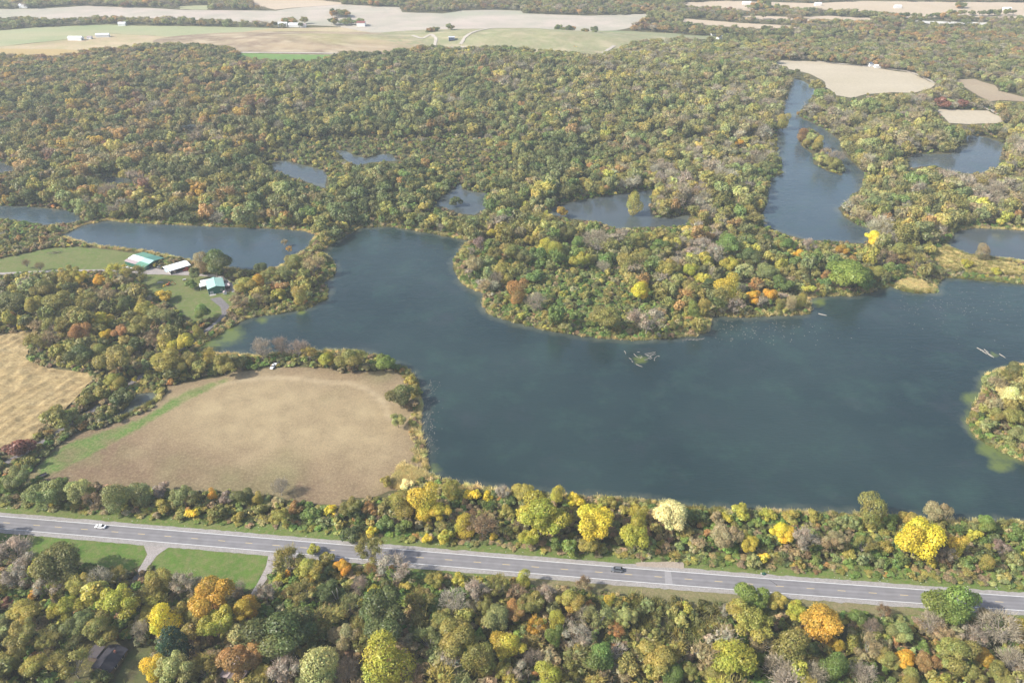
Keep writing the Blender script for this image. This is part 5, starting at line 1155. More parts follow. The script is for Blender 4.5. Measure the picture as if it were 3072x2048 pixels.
# ---- cars: length along local x, front towards -x
def wheel(parent, x, y, r=.34, w=.24):
    o = MB().tube((0, -w / 2, 0), (0, w / 2, 0), r, r, 14).build('wheel', TYRE, parent, .02); o.location = (x, y, r)
    s = 1 if y > 0 else -1
    MB().tube((0, s * (w / 2 - .02), 0), (0, s * (w / 2 + .015), 0), r * .66, r * .6, 12).build('rim', RIM, o)
def body_section(x, hw, zb, zs, zt, tuck):
    return [(x, -hw * .93, zb), (x, -hw, zb + (zs - zb) * .35), (x, -hw * .985, zs), (x, -hw * tuck, zt), (x, hw * tuck, zt), (x, hw * .985, zs), (x, hw, zb + (zs - zb) * .35), (x, hw * .93, zb)]
def make_car(name, label, loc, rz, paint, L=4.7, Wd=1.82, H=1.45, kind='sedan', group=None):
    t = thing(name, label, 'car', loc, rz, group); h = Wd / 2; l = L / 2; k = L / 4.7; s = H / 1.45
    if kind == 'sedan':
        secs = [(-l, .62, .34, .52, .56), (-l + .12, .84, .24, .60, .68), (-l + .5, .97, .2, .66, .78), (-1.0 * k, 1, .19, .78, .90), (0, 1, .19, .82, .93), (1.1 * k, 1, .19, .84, .95), (1.75 * k, .98, .22, .84, .98), (l - .14, .88, .3, .74, .95), (l, .72, .42, .62, .82)]
        cab = [(-1.25 * k, .86, .90), (-.45 * k, .72, 1.40), (.75 * k, .70, 1.45), (1.75 * k, .84, .97)]
    else:
        secs = [(-l, .70, .42, .70, .78), (-l + .12, .9, .30, .82, .92), (-l + .5, .98, .26, .9, 1.0), (-1.0 * k, 1, .25, .96, 1.06), (0, 1, .25, 1.0, 1.08), (1.2 * k, 1, .25, 1.0, 1.1), (2.0 * k, .98, .28, 1.0, 1.1), (l - .08, .92, .36, .95, 1.1), (l, .84, .46, .8, 1.0)]
        cab = [(-1.3 * k, .88, 1.05), (-.6 * k, .76, 1.66), (1.55 * k, .76, 1.68), (2.2 * k, .88, 1.08)]
    MB().loft([body_section(x, h * w, zb * s, zs * s, zt * s, .86) for x, w, zb, zs, zt in secs]).build('body', paint, t, smooth=False)
    (x0, w0, z0), (x1, w1, z1), (x2, w2, z2), (x3, w3, z3) = cab
    z0, z1, z2, z3 = [q * s for q in (z0, z1, z2, z3)]
    a0, a1, a2, a3 = h * w0, h * w1, h * w2, h * w3
    MB().slab([(x1, -a1, z1), (x2, -a2, z2), (x2, a2, z2), (x1, a1, z1)], .07).build('roof', paint, t, .02)
    MB().slab([(x0, -a0, z0), (x1, -a1, z1 - .06), (x1, a1, z1 - .06), (x0, a0, z0)], .03).build('windshield', GLASS, t)
    MB().slab([(x2, -a2, z2 - .06), (x3, -a3, z3), (x3, a3, z3), (x2, a2, z2 - .06)], .03).build('rear_window', GLASS, t)
    for sg in (-1, 1):
        MB().add([(x0 + .12, sg * a0, z0), (x3 - .12, sg * a3, z3), (x2 - .04, sg * a2, z2 - .07), (x1 + .04, sg * a1, z1 - .07)], [(0, 1, 2, 3)]).build('side_window', GLASS, t)
        MB().tube((x1, sg * a1, z1 - .04), (x0, sg * a0, z0), .05, .05, 4).tube((x2, sg * a2, z2 - .04), (x3, sg * a3, z3), .06, .06, 4).tube(((x1 + x2) / 2, sg * a1, z1 - .04), ((x1 + x2) / 2 + .1, sg * h * .92, z0), .04, .04, 4).build('pillar', paint, t)
        MB().box(-l + .03, -l + .22, sg * h * .62 - .16, sg * h * .62 + .16, .56 * s, .68 * s).build('headlight', LAMP, t)
        MB().box(l - .16, l + .01, sg * h * .62 - .15, sg * h * .62 + .15, .66 * s, .80 * s).build('tail_light', TAIL, t)
        MB().box(x0 + .12, x0 + .3, sg * (h + .02) - .08, sg * (h + .02) + .08, z0 - .02, z0 + .12).build('wing_mirror', paint, t)
        for x in (-1.4 * k, 1.42 * k): wheel(t, x, sg * (h - .1), .34 if kind == 'sedan' else .37)
    if kind != 'sedan':
        for sg in (-1, 1): MB().box(x1 + .1, x2 - .1, sg * a1 * .86 - .025, sg * a1 * .86 + .025, z1, z1 + .06).build('roof_rail', BLACK_PLASTIC, t)
        MB().box(-l + .05, l - .05, -h * .99, h * .99, .2, .36).build('lower_trim', BLACK_PLASTIC, t, .03)
    return t
def lane_pos(px, frac, z=0.33):
    yy = above_edge(px) * (1 - frac) + below_edge(px) * frac
    p, a = on_road(px); g = G(px, float(yy)); return (g[0], g[1], z), a
loc, a = lane_pos(303, .24); make_car('sedan_car', 'white four-door car driving on the left stretch of the road', loc, a, WHITE_PAINT, 4.9, 1.86, 1.45)
loc, a = lane_pos(1850, .30); make_car('suv_car', 'grey sport utility car with roof rails driving on the middle of the road', loc, a, GREY_PAINT, 4.85, 1.92, 1.75, 'suv')
g = G(482, 806); make_car('suv_car', 'dark navy car parked on the gravel yard left of the white shed', (g[0], g[1], .15), R(160), NAVY, 4.9, 1.9, 1.7, 'suv')
g = G(559, 812); make_car('suv_car', 'dark red car parked under the right end of the white shed', (g[0], g[1], .15), R(25), RED_PAINT, 4.6, 1.85, 1.7, 'suv')

# white pickup at the top of the meadow, seen from the front
def pickup(loc, rz):
    t = thing('pickup_truck', 'white pickup truck parked under the bare trees at the top of the brown meadow', 'truck', loc, rz)
    MB().loft([body_section(x, .98 * w, .42, .95, z, .9) for x, w, z in ((-2.8, .85, .98), (-2.6, .98, 1.08), (-1.3, 1, 1.15), (-1.2, 1, 1.16), (.55, 1, 1.18))]).build('body', WHITE_PAINT, t)
    b = MB(); b.box(.58, 2.75, -.98, .98, .5, .72); b.box(.58, .66, -.98, .98, .72, 1.2); b.box(2.68, 2.75, -.98, .98, .72, 1.2); b.box(.66, 2.68, -.98, -.9, .72, 1.2); b.box(.66, 2.68, .9, .98, .72, 1.2); b.build('cargo_bed', WHITE_PAINT, t)
    MB().slab([(-.75, -.7, 1.86), (.35, -.7, 1.86), (.35, .7, 1.86), (-.75, .7, 1.86)], .08).build('roof', WHITE_PAINT, t, .02)
    MB().slab([(-1.35, -.84, 1.15), (-.75, -.7, 1.8), (-.75, .7, 1.8), (-1.35, .84, 1.15)], .03).build('windshield', GLASS, t)
    MB().slab([(.35, -.7, 1.8), (.52, -.84, 1.2), (.52, .84, 1.2), (.35, .7, 1.8)], .03).build('rear_window', GLASS, t)
    for sg in (-1, 1):
        MB().add([(-1.25, sg * .86, 1.16), (.5, sg * .86, 1.19), (.35, sg * .71, 1.79), (-.72, sg * .71, 1.79)], [(0, 1, 2, 3)]).build('side_window', GLASS, t)
        MB().box(-2.82, -2.7, sg * .66 - .16, sg * .66 + .16, .78, .94).build('headlight', LAMP, t)
        for x in (-1.8, 1.75): wheel(t, x, sg * .88, .4, .26)
g = G(821, 1102); pickup((g[0], g[1], .18), R(78))
# a dark utility cart parked against it
g = G(838, 1095); t = thing('utility_cart', 'dark open utility cart parked beside the white pickup', 'cart', (g[0], g[1], .18), R(60))
MB().box(-1.2, .9, -.65, .65, .4, .75).build('body', BLACK_PLASTIC, t, .05); MB().box(-.2, .0, -.6, .6, .75, 1.2).build('seat', NAVY, t, .04)
f_ = MB(); [f_.tube((x, y, .75), (x * .8, y, 1.8), .04) for x in (-.9, .7) for y in (-.6, .6)]; f_.build('roll_frame', BLACK_PLASTIC, t); MB().box(-.8, .6, -.62, .62, 1.8, 1.86).build('canopy', BLACK_PLASTIC, t)
for x in (-.8, .6):
    for y in (-.6, .6): wheel(t, x, y, .3, .22)

# dark flat trailer on the left edge of the meadow
g = G(126, 1431); t = thing('flatbed_trailer', 'dark flat trailer standing at the left corner of the brown meadow', 'trailer', (g[0], g[1], .18), R(42))
MB().box(-2.4, 2.4, -1.1, 1.1, .55, .7).build('deck', P_('dark_deck', (.03, .03, .04), .7), t, .02)
f_ = MB(); [f_.box(-2.4, 2.4, y - .04, y + .04, .7, 1.0) for y in (-1.06, 1.06)]; f_.build('side_rail', P_('rusty_steel', (.10, .07, .055), .7, .3), t)
MB().tube((-2.4, -.6, .6), (-3.7, 0, .5), .06).tube((-2.4, .6, .6), (-3.7, 0, .5), .06).build('drawbar', BLACK_PLASTIC, t)
for y in (-1.0, 1.0):
    for x in (-.4, .45): wheel(t, x, y, .33, .22)

# ---- farm buildings
GREEN_WALL = P_('green_wall_metal', (0.018, 0.115, 0.085), .45, .4, var=.08, scale=.3); MINT = P_('mint_roof_metal', (0.36, 0.57, 0.50), .4, .5, var=.06, scale=.15); WHITE_ROOF = P_('white_roof_metal', (0.74, 0.76, 0.78), .4, .4, var=.06, scale=.2)
WHITE_TRIM = P_('white_trim', (0.75, 0.75, 0.73), .6); GREEN_ROOF = P_('green_roof_metal', (0.115, 0.27, 0.175), .4, .5, var=.10, scale=.15); PINK_ROOF = P_('faded_roof', (0.36, 0.29, 0.29), .6, .3, var=.1, scale=.2)
CONC = P_('concrete', (0.42, 0.40, 0.37), .9, .1, var=.12, scale=.5); DARK_RED = P_('dark_red_wall', (0.06, 0.015, 0.014), .6); WOOD = P_('weathered_wood', (0.22, 0.17, 0.13), .85, .1, var=.25, scale=2)
def gable(t, L, Wd, eave, ridge, wall_m, roof_m, over=.35, ribs=0, thick=.09, wall='wall', open_front=False):
    """ridge along local y from 0 to L, front gable at y = 0, width along x"""
    h = Wd / 2
    if not open_front:
        MB().add([(-h, 0, 0), (h, 0, 0), (h, 0, eave), (0, 0, ridge), (-h, 0, eave)], [(0, 1, 2, 3, 4)]).build(wall, wall_m, t)
    MB().add([(-h, L, 0), (h, L, 0), (h, L, eave), (0, L, ridge), (-h, L, eave)], [(4, 3, 2, 1, 0)]).build(wall, wall_m, t)
    for s in (-1, 1): MB().add([(s * h, 0, 0), (s * h, L, 0), (s * h, L, eave), (s * h, 0, eave)], [(0, 1, 2, 3)]).build(wall, wall_m, t)
    sl = (ridge - eave) / h
    for s in (-1, 1):
        e = s * (h + over); q = [(e, -over, eave - sl * over + .06), (e, L + over, eave - sl * over + .06), (0, L + over, ridge + .06), (0, -over, ridge + .06)]
        r = MB().slab(q if s < 0 else q[::-1], thick).build('roof', roof_m, t)
        if ribs:
            rb = MB()
            for i in range(ribs):
                y = -over + (L + 2 * over) * (i + .5) / ribs
                a, b = (e, y, eave - sl * over + .065), (0, y, ridge + .065)
                rb.slab([(a[0], y - .04, a[2] + .05), (a[0], y + .04, a[2] + .05), (b[0], y + .04, b[2] + .05), (b[0], y - .04, b[2] + .05)], .05)
            rb.build('roof_seams', roof_m, r)
    MB().box(-.16, .16, -over - .01, L + over + .01, ridge + .055, ridge + .13).build('ridge_cap', roof_m, t)
def window(t, x, y, z, w, hh, face='y', out=-1):
    b = MB(); p = MB()
    if face == 'y':
        o = link('window', b.box(x - w / 2 - .12, x + w / 2 + .12, y + out * .09, y + out * .0, z - .12, z + hh + .12).mesh('window', WHITE_TRIM), t)
        p.box(x - w / 2, x + w / 2, y + out * .11, y + out * .05, z, z + hh).build('pane', GLASS, o); MB().box(x - .035, x + .035, y + out * .13, y + out * .11, z, z + hh).box(x - w / 2, x + w / 2, y + out * .125, y + out * .112, z + hh / 2 - .03, z + hh / 2 + .03).build('glazing_bar', WHITE_TRIM, o)
    else:
        o = link('window', b.box(x + out * .09, x, y - w / 2 - .12, y + w / 2 + .12, z - .12, z + hh + .12).mesh('window', WHITE_TRIM), t)
        p.box(x + out * .11, x + out * .05, y - w / 2, y + w / 2, z, z + hh).build('pane', GLASS, o)
def heading(p, q): return math.atan2(q[1] - p[1], q[0] - p[0])
# mint-roofed green barn
A, B = G(627, 885), G(677, 876); rz = heading(A, B); wB = math.hypot(B[0] - A[0], B[1] - A[1])
t = thing('barn', 'dark green metal barn with pale mint roof at the end of the dark driveway', 'barn', ((A[0] + B[0]) / 2, (A[1] + B[1]) / 2, .05), rz)
gable(t, 13.5, wB, 4.3, 5.8, GREEN_WALL, MINT, .3, ribs=13)
d_ = MB().box(-wB / 2 + 1.0, -wB / 2 + 3.0, -.1, .0, 0, 2.2).build('door', WHITE_TRIM, t); MB().box(-wB / 2 + 1.15, -wB / 2 + 2.85, -.13, -.06, .12, 2.05).build('door_panel', P_('door_grey', (.30, .34, .33), .5), d_)
window(t, wB / 2 - 2.2, 0, 1.5, 1.0, 1.15); window(t, -wB / 2, 3.0, 1.4, 1.0, 1.0, 'x'); window(t, -wB / 2, 8.5, 1.4, 1.0, 1.0, 'x')
c_ = MB()
for s in (-1, 1): c_.box(s * (wB / 2 + .005) - .06, s * (wB / 2 + .005) + .06, -.06, .05, 0, 4.25)
c_.build('corner_trim', WHITE_TRIM, t)
MB().slab([(-wB / 2 - 3.5, 13.9, 3.4), (wB / 2 - .5, 13.9, 3.4), (wB / 2 - .5, 18.6, 2.9), (-wB / 2 - 3.5, 18.6, 2.9)], .12).build('lean_to_roof', WHITE_ROOF, t)
l_ = MB()
for x in (-wB / 2 - 3.2, -2, 2, wB / 2 - .9): l_.box(x - .1, x + .1, 18.2, 18.4, 0, 2.85)
l_.build('lean_to_posts', WOOD, t)
MB().slab([(-wB / 2 - 4.6, 7.5, 3.3), (-wB / 2 - .32, 7.5, 3.75), (-wB / 2 - .32, 13.2, 3.75), (-wB / 2 - 4.6, 13.2, 3.3)], .1).build('side_roof', WHITE_ROOF, t)
s_ = MB(); [s_.box(-wB / 2 - 4.5, -wB / 2 - 4.35, y, y + .15, 0, 3.2) for y in (7.7, 10.3, 12.9)]; s_.build('side_roof_posts', WHITE_TRIM, t)
MB().slab([(wB / 2 + .32, 3.2, 2.9), (wB / 2 + 3.6, 3.2, 2.6), (wB / 2 + 3.6, 7.2, 2.6), (wB / 2 + .32, 7.2, 2.9)], .1).build('porch_roof', P_('pinkish_roof', (.55, .44, .42), .6), t)
MB().box(wB / 2 + .3, wB / 2 + 3.3, 3.5, 6.9, 0, 2.45).build('porch_wall', DARK_RED, t)
MB().box(wB / 2 + .02, wB / 2 + 3.9, -.6, 3.0, 0, .45).build('deck', WOOD, t)
MB().box(-wB / 2 + .3, -wB / 2 + 4.4, -2.0, -.14, 0, .16).build('front_step', CONC, t)
MB().box(wB / 2 - 4.5, wB / 2 + 2.2, -1.0, -.62, 0, .35).build('foundation_curb', CONC, t)
# white open shed
cx_, cy_ = G(533, 796, 3.2)[:2]
t = thing('open_shed', 'white roofed open metal shed on the gravel yard', 'shed', (cx_, cy_, .1), R(41))
MB().slab([(-7.4, -5.0, 2.9), (7.4, -5.0, 2.9), (7.4, 0, 3.7), (-7.4, 0, 3.7)], .1).build('roof', WHITE_ROOF, t); MB().slab([(-7.4, 0, 3.7), (7.4, 0, 3.7), (7.4, 5.0, 3.0), (-7.4, 5.0, 3.0)], .1).build('roof', WHITE_ROOF, t)
MB().slab([(-9.0, .5, 3.05), (-7.45, .5, 3.05), (-7.45, 5.2, 2.9), (-9.0, 5.2, 2.9)], .1).build('roof_extension', WHITE_ROOF, t)
MB().slab([(-9.6, -4.0, 2.5), (-7.45, -4.0, 2.9), (-7.45, .2, 2.9), (-9.6, .2, 2.5)], .1).build('lean_to_roof', P_('bluish_roof', (.42, .55, .62), .5, .4), t)
MB().box(-7.2, 7.2, 4.7, 4.8, 0, 2.95).build('back_wall', WHITE_TRIM, t); MB().box(-7.25, -7.15, -4.7, 4.65, 0, 2.85).build('end_wall', WHITE_TRIM, t)
for x in (-7.0, -3.5, 0, 3.5, 7.0): MB().box(x - .1, x + .1, -4.8, -4.6, 0, 2.85).build('post', WOOD, t)
# long green barn
P0, P1 = G(433, 799, 3.4), G(490, 772, 3.4); rzb = heading(P0, P1); wB = math.hypot(P1[0] - P0[0], P1[1] - P0[1]); Lb = 20.5
t = thing('long_barn', 'long low barn with patched green, mint and white roof beside the pond', 'barn', ((P0[0] + P1[0]) / 2, (P0[1] + P1[1]) / 2, .05), rzb)
h = wB / 2; ev, rg = 2.9, 4.3
def zr(x): return rg + (ev - rg) * abs(x) / h
for y0 in (0, Lb): MB().add([(-h, y0, 0), (h, y0, 0), (h, y0, ev), (0, y0, rg), (-h, y0, ev)], [(0, 1, 2, 3, 4)]).build('wall', GREEN_WALL, t)
for s in (-1, 1): MB().add([(s * h, 0, 0), (s * h, Lb, 0), (s * h, Lb, ev), (s * h, 0, ev)], [(0, 1, 2, 3)]).build('wall', GREEN_WALL, t)
cols = [(-1.03, -.52, 0, .46, GREEN_ROOF), (-.52, .05, 0, .46, MINT), (.05, 1.03, 0, .46, P_('dark_green_roof', (.07, .20, .15), .4, .5, var=.08, scale=.2)),
        (-1.03, -.62, .46, 1.0, PINK_ROOF), (-.62, .05, .46, 1.0, WHITE_ROOF), (.05, 1.03, .46, 1.0, GREEN_ROOF)]
for a, b, c, d, m in cols:
    for lo, hi in ((a, min(b, 0)), (max(a, 0), b)):
        if hi <= lo: continue
        x0, x1 = lo * h, hi * h; y0, y1 = c * Lb - (.4 if c == 0 else -.02), d * Lb + (.4 if d == 1.0 else 0); up = .12 if m is MINT else .05
        MB().slab([(x0, y0, zr(x0) + up), (x1, y0, zr(x1) + up), (x1, y1, zr(x1) + up), (x0, y1, zr(x0) + up)], .08).build('roof_panel', m, t)
MB().box(-h * .55, -h * .1, -.06, .0, 0, 2.6).build('dark_bay_panel', BLACK_PLASTIC, t); MB().box(h * .15, h * .62, -.06, .0, 0, 2.6).build('dark_bay_panel', BLACK_PLASTIC, t)  # solid dark panels painted as the shade inside open bays

# yard clutter
g = G(506, 857); t = thing('backhoe_loader', 'yellow and orange digger parked on the lawn', 'digger', (g[0], g[1], .1), R(25))
YEL, ORG = P_('machine_yellow', (.62, .40, .03), .5, .4), P_('machine_orange', (.45, .12, .03), .5, .4)
MB().box(-1.4, 1.4, -.6, .6, .6, 1.3).build('chassis', ORG, t, .05); MB().box(.0, 1.2, -.6, .6, 1.3, 2.4, .06).build('cab', ORG, t, .04); MB().box(.05, 1.15, -.62, -.55, 1.6, 2.2).build('cab_window', GLASS, t)
MB().tube((-1.2, -.5, 1.2), (-2.9, -.5, .7), .12).tube((-1.2, .5, 1.2), (-2.9, .5, .7), .12).build('loader_arm', YEL, t); MB().box(-3.6, -2.8, -1.0, 1.0, .15, .8, .12).build('bucket', YEL, t)
MB().tube((1.4, 0, 1.0), (2.9, 0, 2.5), .16).tube((2.9, 0, 2.5), (4.2, 0, .9), .13).box(4.0, 4.6, -.3, .3, .2, .9, .08).build('digging_arm', ORG, t)
for x, r in ((-.9, .4), (.95, .6)):
    for y in (-.72, .72): wheel(t, x, y, r, .35)
g = G(481, 848); t = thing('boat', 'pale overturned rowing boat lying on the lawn', 'boat', (g[0], g[1], .12), R(15)); bm_ = []
for x, w, hh in ((-2.1, .35, .35), (-1.2, .62, .55), (0, .7, .6), (1.2, .55, .5), (2.2, .06, .25)): bm_.append([(x, -w, 0), (x, -w * .7, hh), (x, w * .7, hh), (x, w, 0)])
MB().loft(bm_).build('hull', P_('boat_hull', (.36, .35, .31), .6), t); MB().box(-2.0, 2.0, -.04, .04, .55, .66).build('keel', WOOD, t)
g = G(481, 876); o = thing('boat', 'small silvery boat lying at the lower edge of the lawn', 'boat', (g[0], g[1], .12), R(50)); MB().loft([[(x, -w, .5), (x, -w * .6, 0), (x, w * .6, 0), (x, w, .5)] for x, w in ((-1.9, .5), (-.6, .65), (.8, .55), (2.0, .06))]).build('hull', P_('tin_hull', (.42, .44, .44), .4, .5, .5), o); MB().box(-.5, -.2, -.55, .55, .4, .46).build('seat', WOOD, o)
g = G(554, 842); t = thing('propane_tank', 'small grey tank on legs at the edge of the lawn', 'tank', (g[0], g[1], .1), R(20))
MB().tube((-1.1, 0, .9), (1.1, 0, .9), .5, .5, 12).build('shell', P_('tank_grey', (.5, .5, .5), .4), t, .05); MB().box(-.8, -.65, -.4, .4, 0, .5).box(.65, .8, -.4, .4, 0, .5).build('saddle', BLACK_PLASTIC, t)
g = G(676, 884); t = thing('utility_hut', 'tiny white hut at the right front of the green barn', 'hut', (g[0], g[1], .05), rz); gable(t, 2.0, 2.2, 1.6, 2.2, WHITE_TRIM, PINK_ROOF, .15)
for (x, y), lb in (((378, 810), 'white trailer, left one of the pale clutter below the long barn'), ((402, 812), 'white trailer, right one of the pale clutter below the long barn')):
    g = G(x, y); t = thing('box_trailer', lb, 'trailer', (g[0], g[1], .1), R(15)); MB().box(-2.2, 2.2, -.95, .95, .55, 2.2).build('body', WHITE_TRIM, t, .06)
    for yy in (-.85, .85): wheel(t, .2, yy, .33, .2)
    MB().tube((-2.2, 0, .6), (-3.3, 0, .5), .05).build('drawbar', BLACK_PLASTIC, t)
g = G(168, 760); t = thing('brush_pile', 'low dark brush pile lying on the north lawn', 'brush pile', (g[0], g[1], .1)); b_ = MB()
for _ in range(60):
    p = np.array([rng.normal(0, 2.2), rng.normal(0, 1.3), rng.uniform(.1, .9)]); q = p + np.array([rng.normal(0, 1.2), rng.normal(0, 1.2), rng.normal(0, .35)]); q[2] = max(q[2], .05); b_.tube(p, q, .09, .05, 3)
b_.build('branches', BARK, t)['kind'] = 'stuff'
g = G(2291, 1722); t = thing('culvert_marker', 'small dark green dome on the grass at the upper road edge', 'utility dome', (g[0], g[1], .1)); MB().loft([[(.95 * r * math.cos(a), .7 * r * math.sin(a), z) for a in np.linspace(0, 6.28, 9)[:-1]] for r, z in ((1, 0), (.98, .35), (.75, .7), (.3, .88))]).build('dome', P_('dark_green_plastic', (.02, .075, .05), .5), t, smooth=True)
MB().box(-1.1, 1.1, -.85, .85, 0, .08).build('base', CONC, t)

# houses in the front wood
SHING = P_('dark_shingles', (.045, .043, .052), .9, .1, var=.3, scale=1.5); SIDING = P_('brown_siding', (.16, .12, .09), .8)
A, B = G(286, 2001, 2.7), G(327, 2012, 2.7); C_ = G(372, 1953, 2.7); ang = math.atan2(C_[1] - B[1], C_[0] - B[0]); Lh = math.hypot(C_[1] - B[1], C_[0] - B[0])
t = thing('house', 'dark roofed house half hidden under trees at the lower left', 'house', (B[0] - 3.4 * math.sin(ang) * 1.0, B[1] + 3.4 * math.cos(ang), .05), ang - math.pi / 2)
gable(t, Lh + 1.0, 7.4, 2.6, 3.9, SIDING, SHING, .45); window(t, 1.5, 0, 1.0, 1.2, 1.1); window(t, 3.7, 3, 1.0, 1.2, 1.1, 'x', 1); window(t, 3.7, 7, 1.0, 1.2, 1.1, 'x', 1)
MB().box(-1.6, -.7, -.07, 0, 0, 2.05).build('door', WOOD, t); MB().box(.9, 1.5, 6.5, 7.1, 3.2, 4.6).build('chimney', P_('brick_red', (.22, .09, .06), .9), t)
MB().slab([(-9.0, 3.2, 2.7), (-4.2, 3.2, 3.3), (-4.2, 8.6, 3.3), (-9.0, 8.6, 2.7)], .12).build('wing_roof', P_('faded_shingles', (.085, .075, .08), .9, .1, var=.3, scale=1.5), t); MB().box(-8.6, -3.75, 3.6, 8.2, 0, 2.55).build('wing_wall', SIDING, t)
g = G(690, 2052); t = thing('house', 'house with pinkish grey roof just showing at the bottom edge', 'house', (g[0], g[1], .05), R(-20)); gable(t, 10, 8, 2.7, 4.4, SIDING, P_('pink_shingles', (.30, .24, .23), .9, .1, var=.2, scale=1.5), .4)
# two pale snags
for x, y, tx, ty, lb in ((1013, 1806, 996, 1771, 'pale leaning dead trunk, left one of two side by side'), (1016, 1806, 1010, 1762, 'pale upright dead trunk, right one of two side by side')):
    a, b = G(x, y), G(tx, ty, 8.5); o = MB().tube((0, 0, 0), ((b[0] - a[0]) * .5, (b[1] - a[1]) * .5, 4.3), .24, .18).tube(((b[0] - a[0]) * .5, (b[1] - a[1]) * .5, 4.3), (b[0] - a[0], b[1] - a[1], 8.5), .18, .09).build('dead_trunk', P_('bleached_wood', (.50, .46, .40), .9, .1, var=.2))
    o.location = a; tag(o, lb, 'dead tree', 'pale snags')
# footbridge on the causeway
A, B = G(2818, 818), G(2862, 821); t = thing('footbridge', 'small dark footbridge over the gap in the causeway', 'bridge', ((A[0] + B[0]) / 2, (A[1] + B[1]) / 2, .3), heading(A, B)); L_ = math.hypot(B[0] - A[0], B[1] - A[1]) / 2 + 1
MB().box(-L_, L_, -1.2, 1.2, 1.0, 1.25).build('deck', WOOD, t)
for y in (-1.15, 1.15):
    r_ = MB().box(-L_, L_, y - .06, y + .06, 2.1, 2.22); [r_.box(x - .07, x + .07, y - .05, y + .05, 1.25, 2.1) for x in np.linspace(-L_ + .3, L_ - .3, 6)]; r_.build('railing', WOOD, t)
for x in (-L_ * .4, L_ * .4): MB().box(x - .2, x + .2, -1.1, 1.1, -1, 1.0).build('pier', BLACK_PLASTIC, t)

# driftwood
DRIFT = P_('driftwood', (.30, .275, .24), .9, .1, var=.2, scale=1)
def log(px0, py0, px1, py1, r, lb, grp, z=.34):
    a, b = np.array(G(px0, py0)), np.array(G(px1, py1)); m = (a + b) / 2; d = b - a; L = np.hypot(d[0], d[1]); k = rng.normal(0, .05 * L)
    o = MB().tube((-L / 2, 0, 0), (0, k, .03), r, r * .85, 6).tube((0, k, .03), (L / 2, 0, 0), r * .85, r * .5, 6).tube((L * .1, k * .8, .05), (L * .2, k + .1 * L, .2), r * .4, r * .15, 4).build('drift_log', DRIFT)
    o.location = (m[0], m[1], z); o.rotation_euler = (0, 0, math.atan2(d[1], d[0])); tag(o, lb, 'log', grp)
def q_(x, y): return 1820 + x * .10204, 1020 + y * .10204
raft = [(520, 330, 560, 420), (660, 540, 735, 590), (800, 415, 940, 540), (975, 500, 1010, 555), (1020, 490, 1045, 530), (900, 358, 975, 360), (740, 630, 770, 665), (865, 720, 1050, 795), (1110, 600, 1220, 575), (1150, 450, 1340, 550), (1190, 455, 1310, 390), (1300, 390, 1440, 365),
        (1280, 460, 1430, 380), (1290, 490, 1450, 420), (1210, 540, 1310, 570), (1400, 550, 1480, 475), (1400, 580, 1410, 620), (1120, 420, 1290, 385), (1500, 480, 1560, 495)]
RAFT_LABELS = ['leftmost, lying apart', 'short one low on the left', 'long one sloping down left of the gap', 'left of two short stubs in the middle', 'right of two short stubs in the middle', 'flat one at the top edge', 'tiny one below the low left log', 'longest, lying lowest of all',
    'small crooked one low in the middle', 'long one sloping down through the right half', 'short one leaning up off the long right one', 'upper one running to the top right corner', 'second one below the top right corner', 'third one below the top right corner', 'flat one low in the right half', 'one leaning at the right end', 'tiny upright one at the lower right end', 'flat long one in the upper middle', 'short one furthest to the right']
for i, (a, b, c, d) in enumerate(raft):
    (x0, y0), (x1, y1) = q_(a, b), q_(c, d)
    log(x0, y0, x1, y1, rng.uniform(.14, .2), 'pale driftwood log in the raft, ' + RAFT_LABELS[i], 'driftwood logs in the raft')
ORD = ['leftmost', 'second from the left', 'third from the left', 'fourth from the left', 'fifth from the left', 'sixth from the left', 'sixth from the right', 'fifth from the right', 'fourth from the right', 'third from the right', 'second from the right', 'rightmost']
for i, (x, y) in enumerate(((2040, 838), (2062, 850), (2078, 862), (2090, 850), (2102, 868), (2114, 880), (2128, 886), (2195, 880), (2207, 888))):
    (x0, y0), = Z('M2', (x, y)); log(x0 - 6, y0 - 4, x0 + 7, y0 + 5, .26, 'pale driftwood log on the right-hand shoal, ' + (ORD[i] if i < 5 else ORD[i + 3]), 'driftwood logs on the shoal')
(x0, y0), (x1, y1) = Z('M2', (935, 596), (992, 608)); log(x0, y0, x1, y1, .5, 'single tan log floating off the peninsula shore', 'driftwood logs')
for i in range(12):
    (x0, y0), = Z('M2', (10 + i * 12 + rng.normal(0, 3), 774 - (i > 8) * 4 + rng.normal(0, 3))); log(x0 - 3, y0 + 1, x0 + 3, y0 - 2, .2, 'short pale log grounded at the peninsula foot, ' + ORD[i], 'short logs at the peninsula foot')
# floating leaves and scum: specks nobody could count
V, Fc = [], []
def speck(px, py, s_):
    x, y, _ = G(px, py); k = len(V); a = rng.uniform(0, 6.28); c, d = math.cos(a) * s_, math.sin(a) * s_
    V.extend([(x - c, y - d, .31), (x + d * .6, y - c * .6, .33), (x + c, y + d, .31), (x - d * .6, y + c * .6, .33)]); Fc.append((k, k + 1, k + 2, k + 3))
for _ in range(240):
    (x, y), = Z('M2', (rng.normal(480, 230), rng.normal(700, 55)));  speck(x, y, rng.uniform(.2, .5)) if inside(LAKE, [x], [y])[0] and not inside(ISLAND, [x], [y])[0] else None
for _ in range(200):
    (x, y), = Z('M2', (rng.uniform(1500, 2352), rng.normal(540, 90)));  speck(x, y, rng.uniform(.2, .5)) if inside(LAKE, [x], [y])[0] else None
for _ in range(260):
    (x, y), = Z('M1', (rng.normal(605, 30), rng.uniform(1050, 1560)));  speck(x, y, rng.uniform(.15, .38)) if inside(LAKE, [x], [y])[0] else None
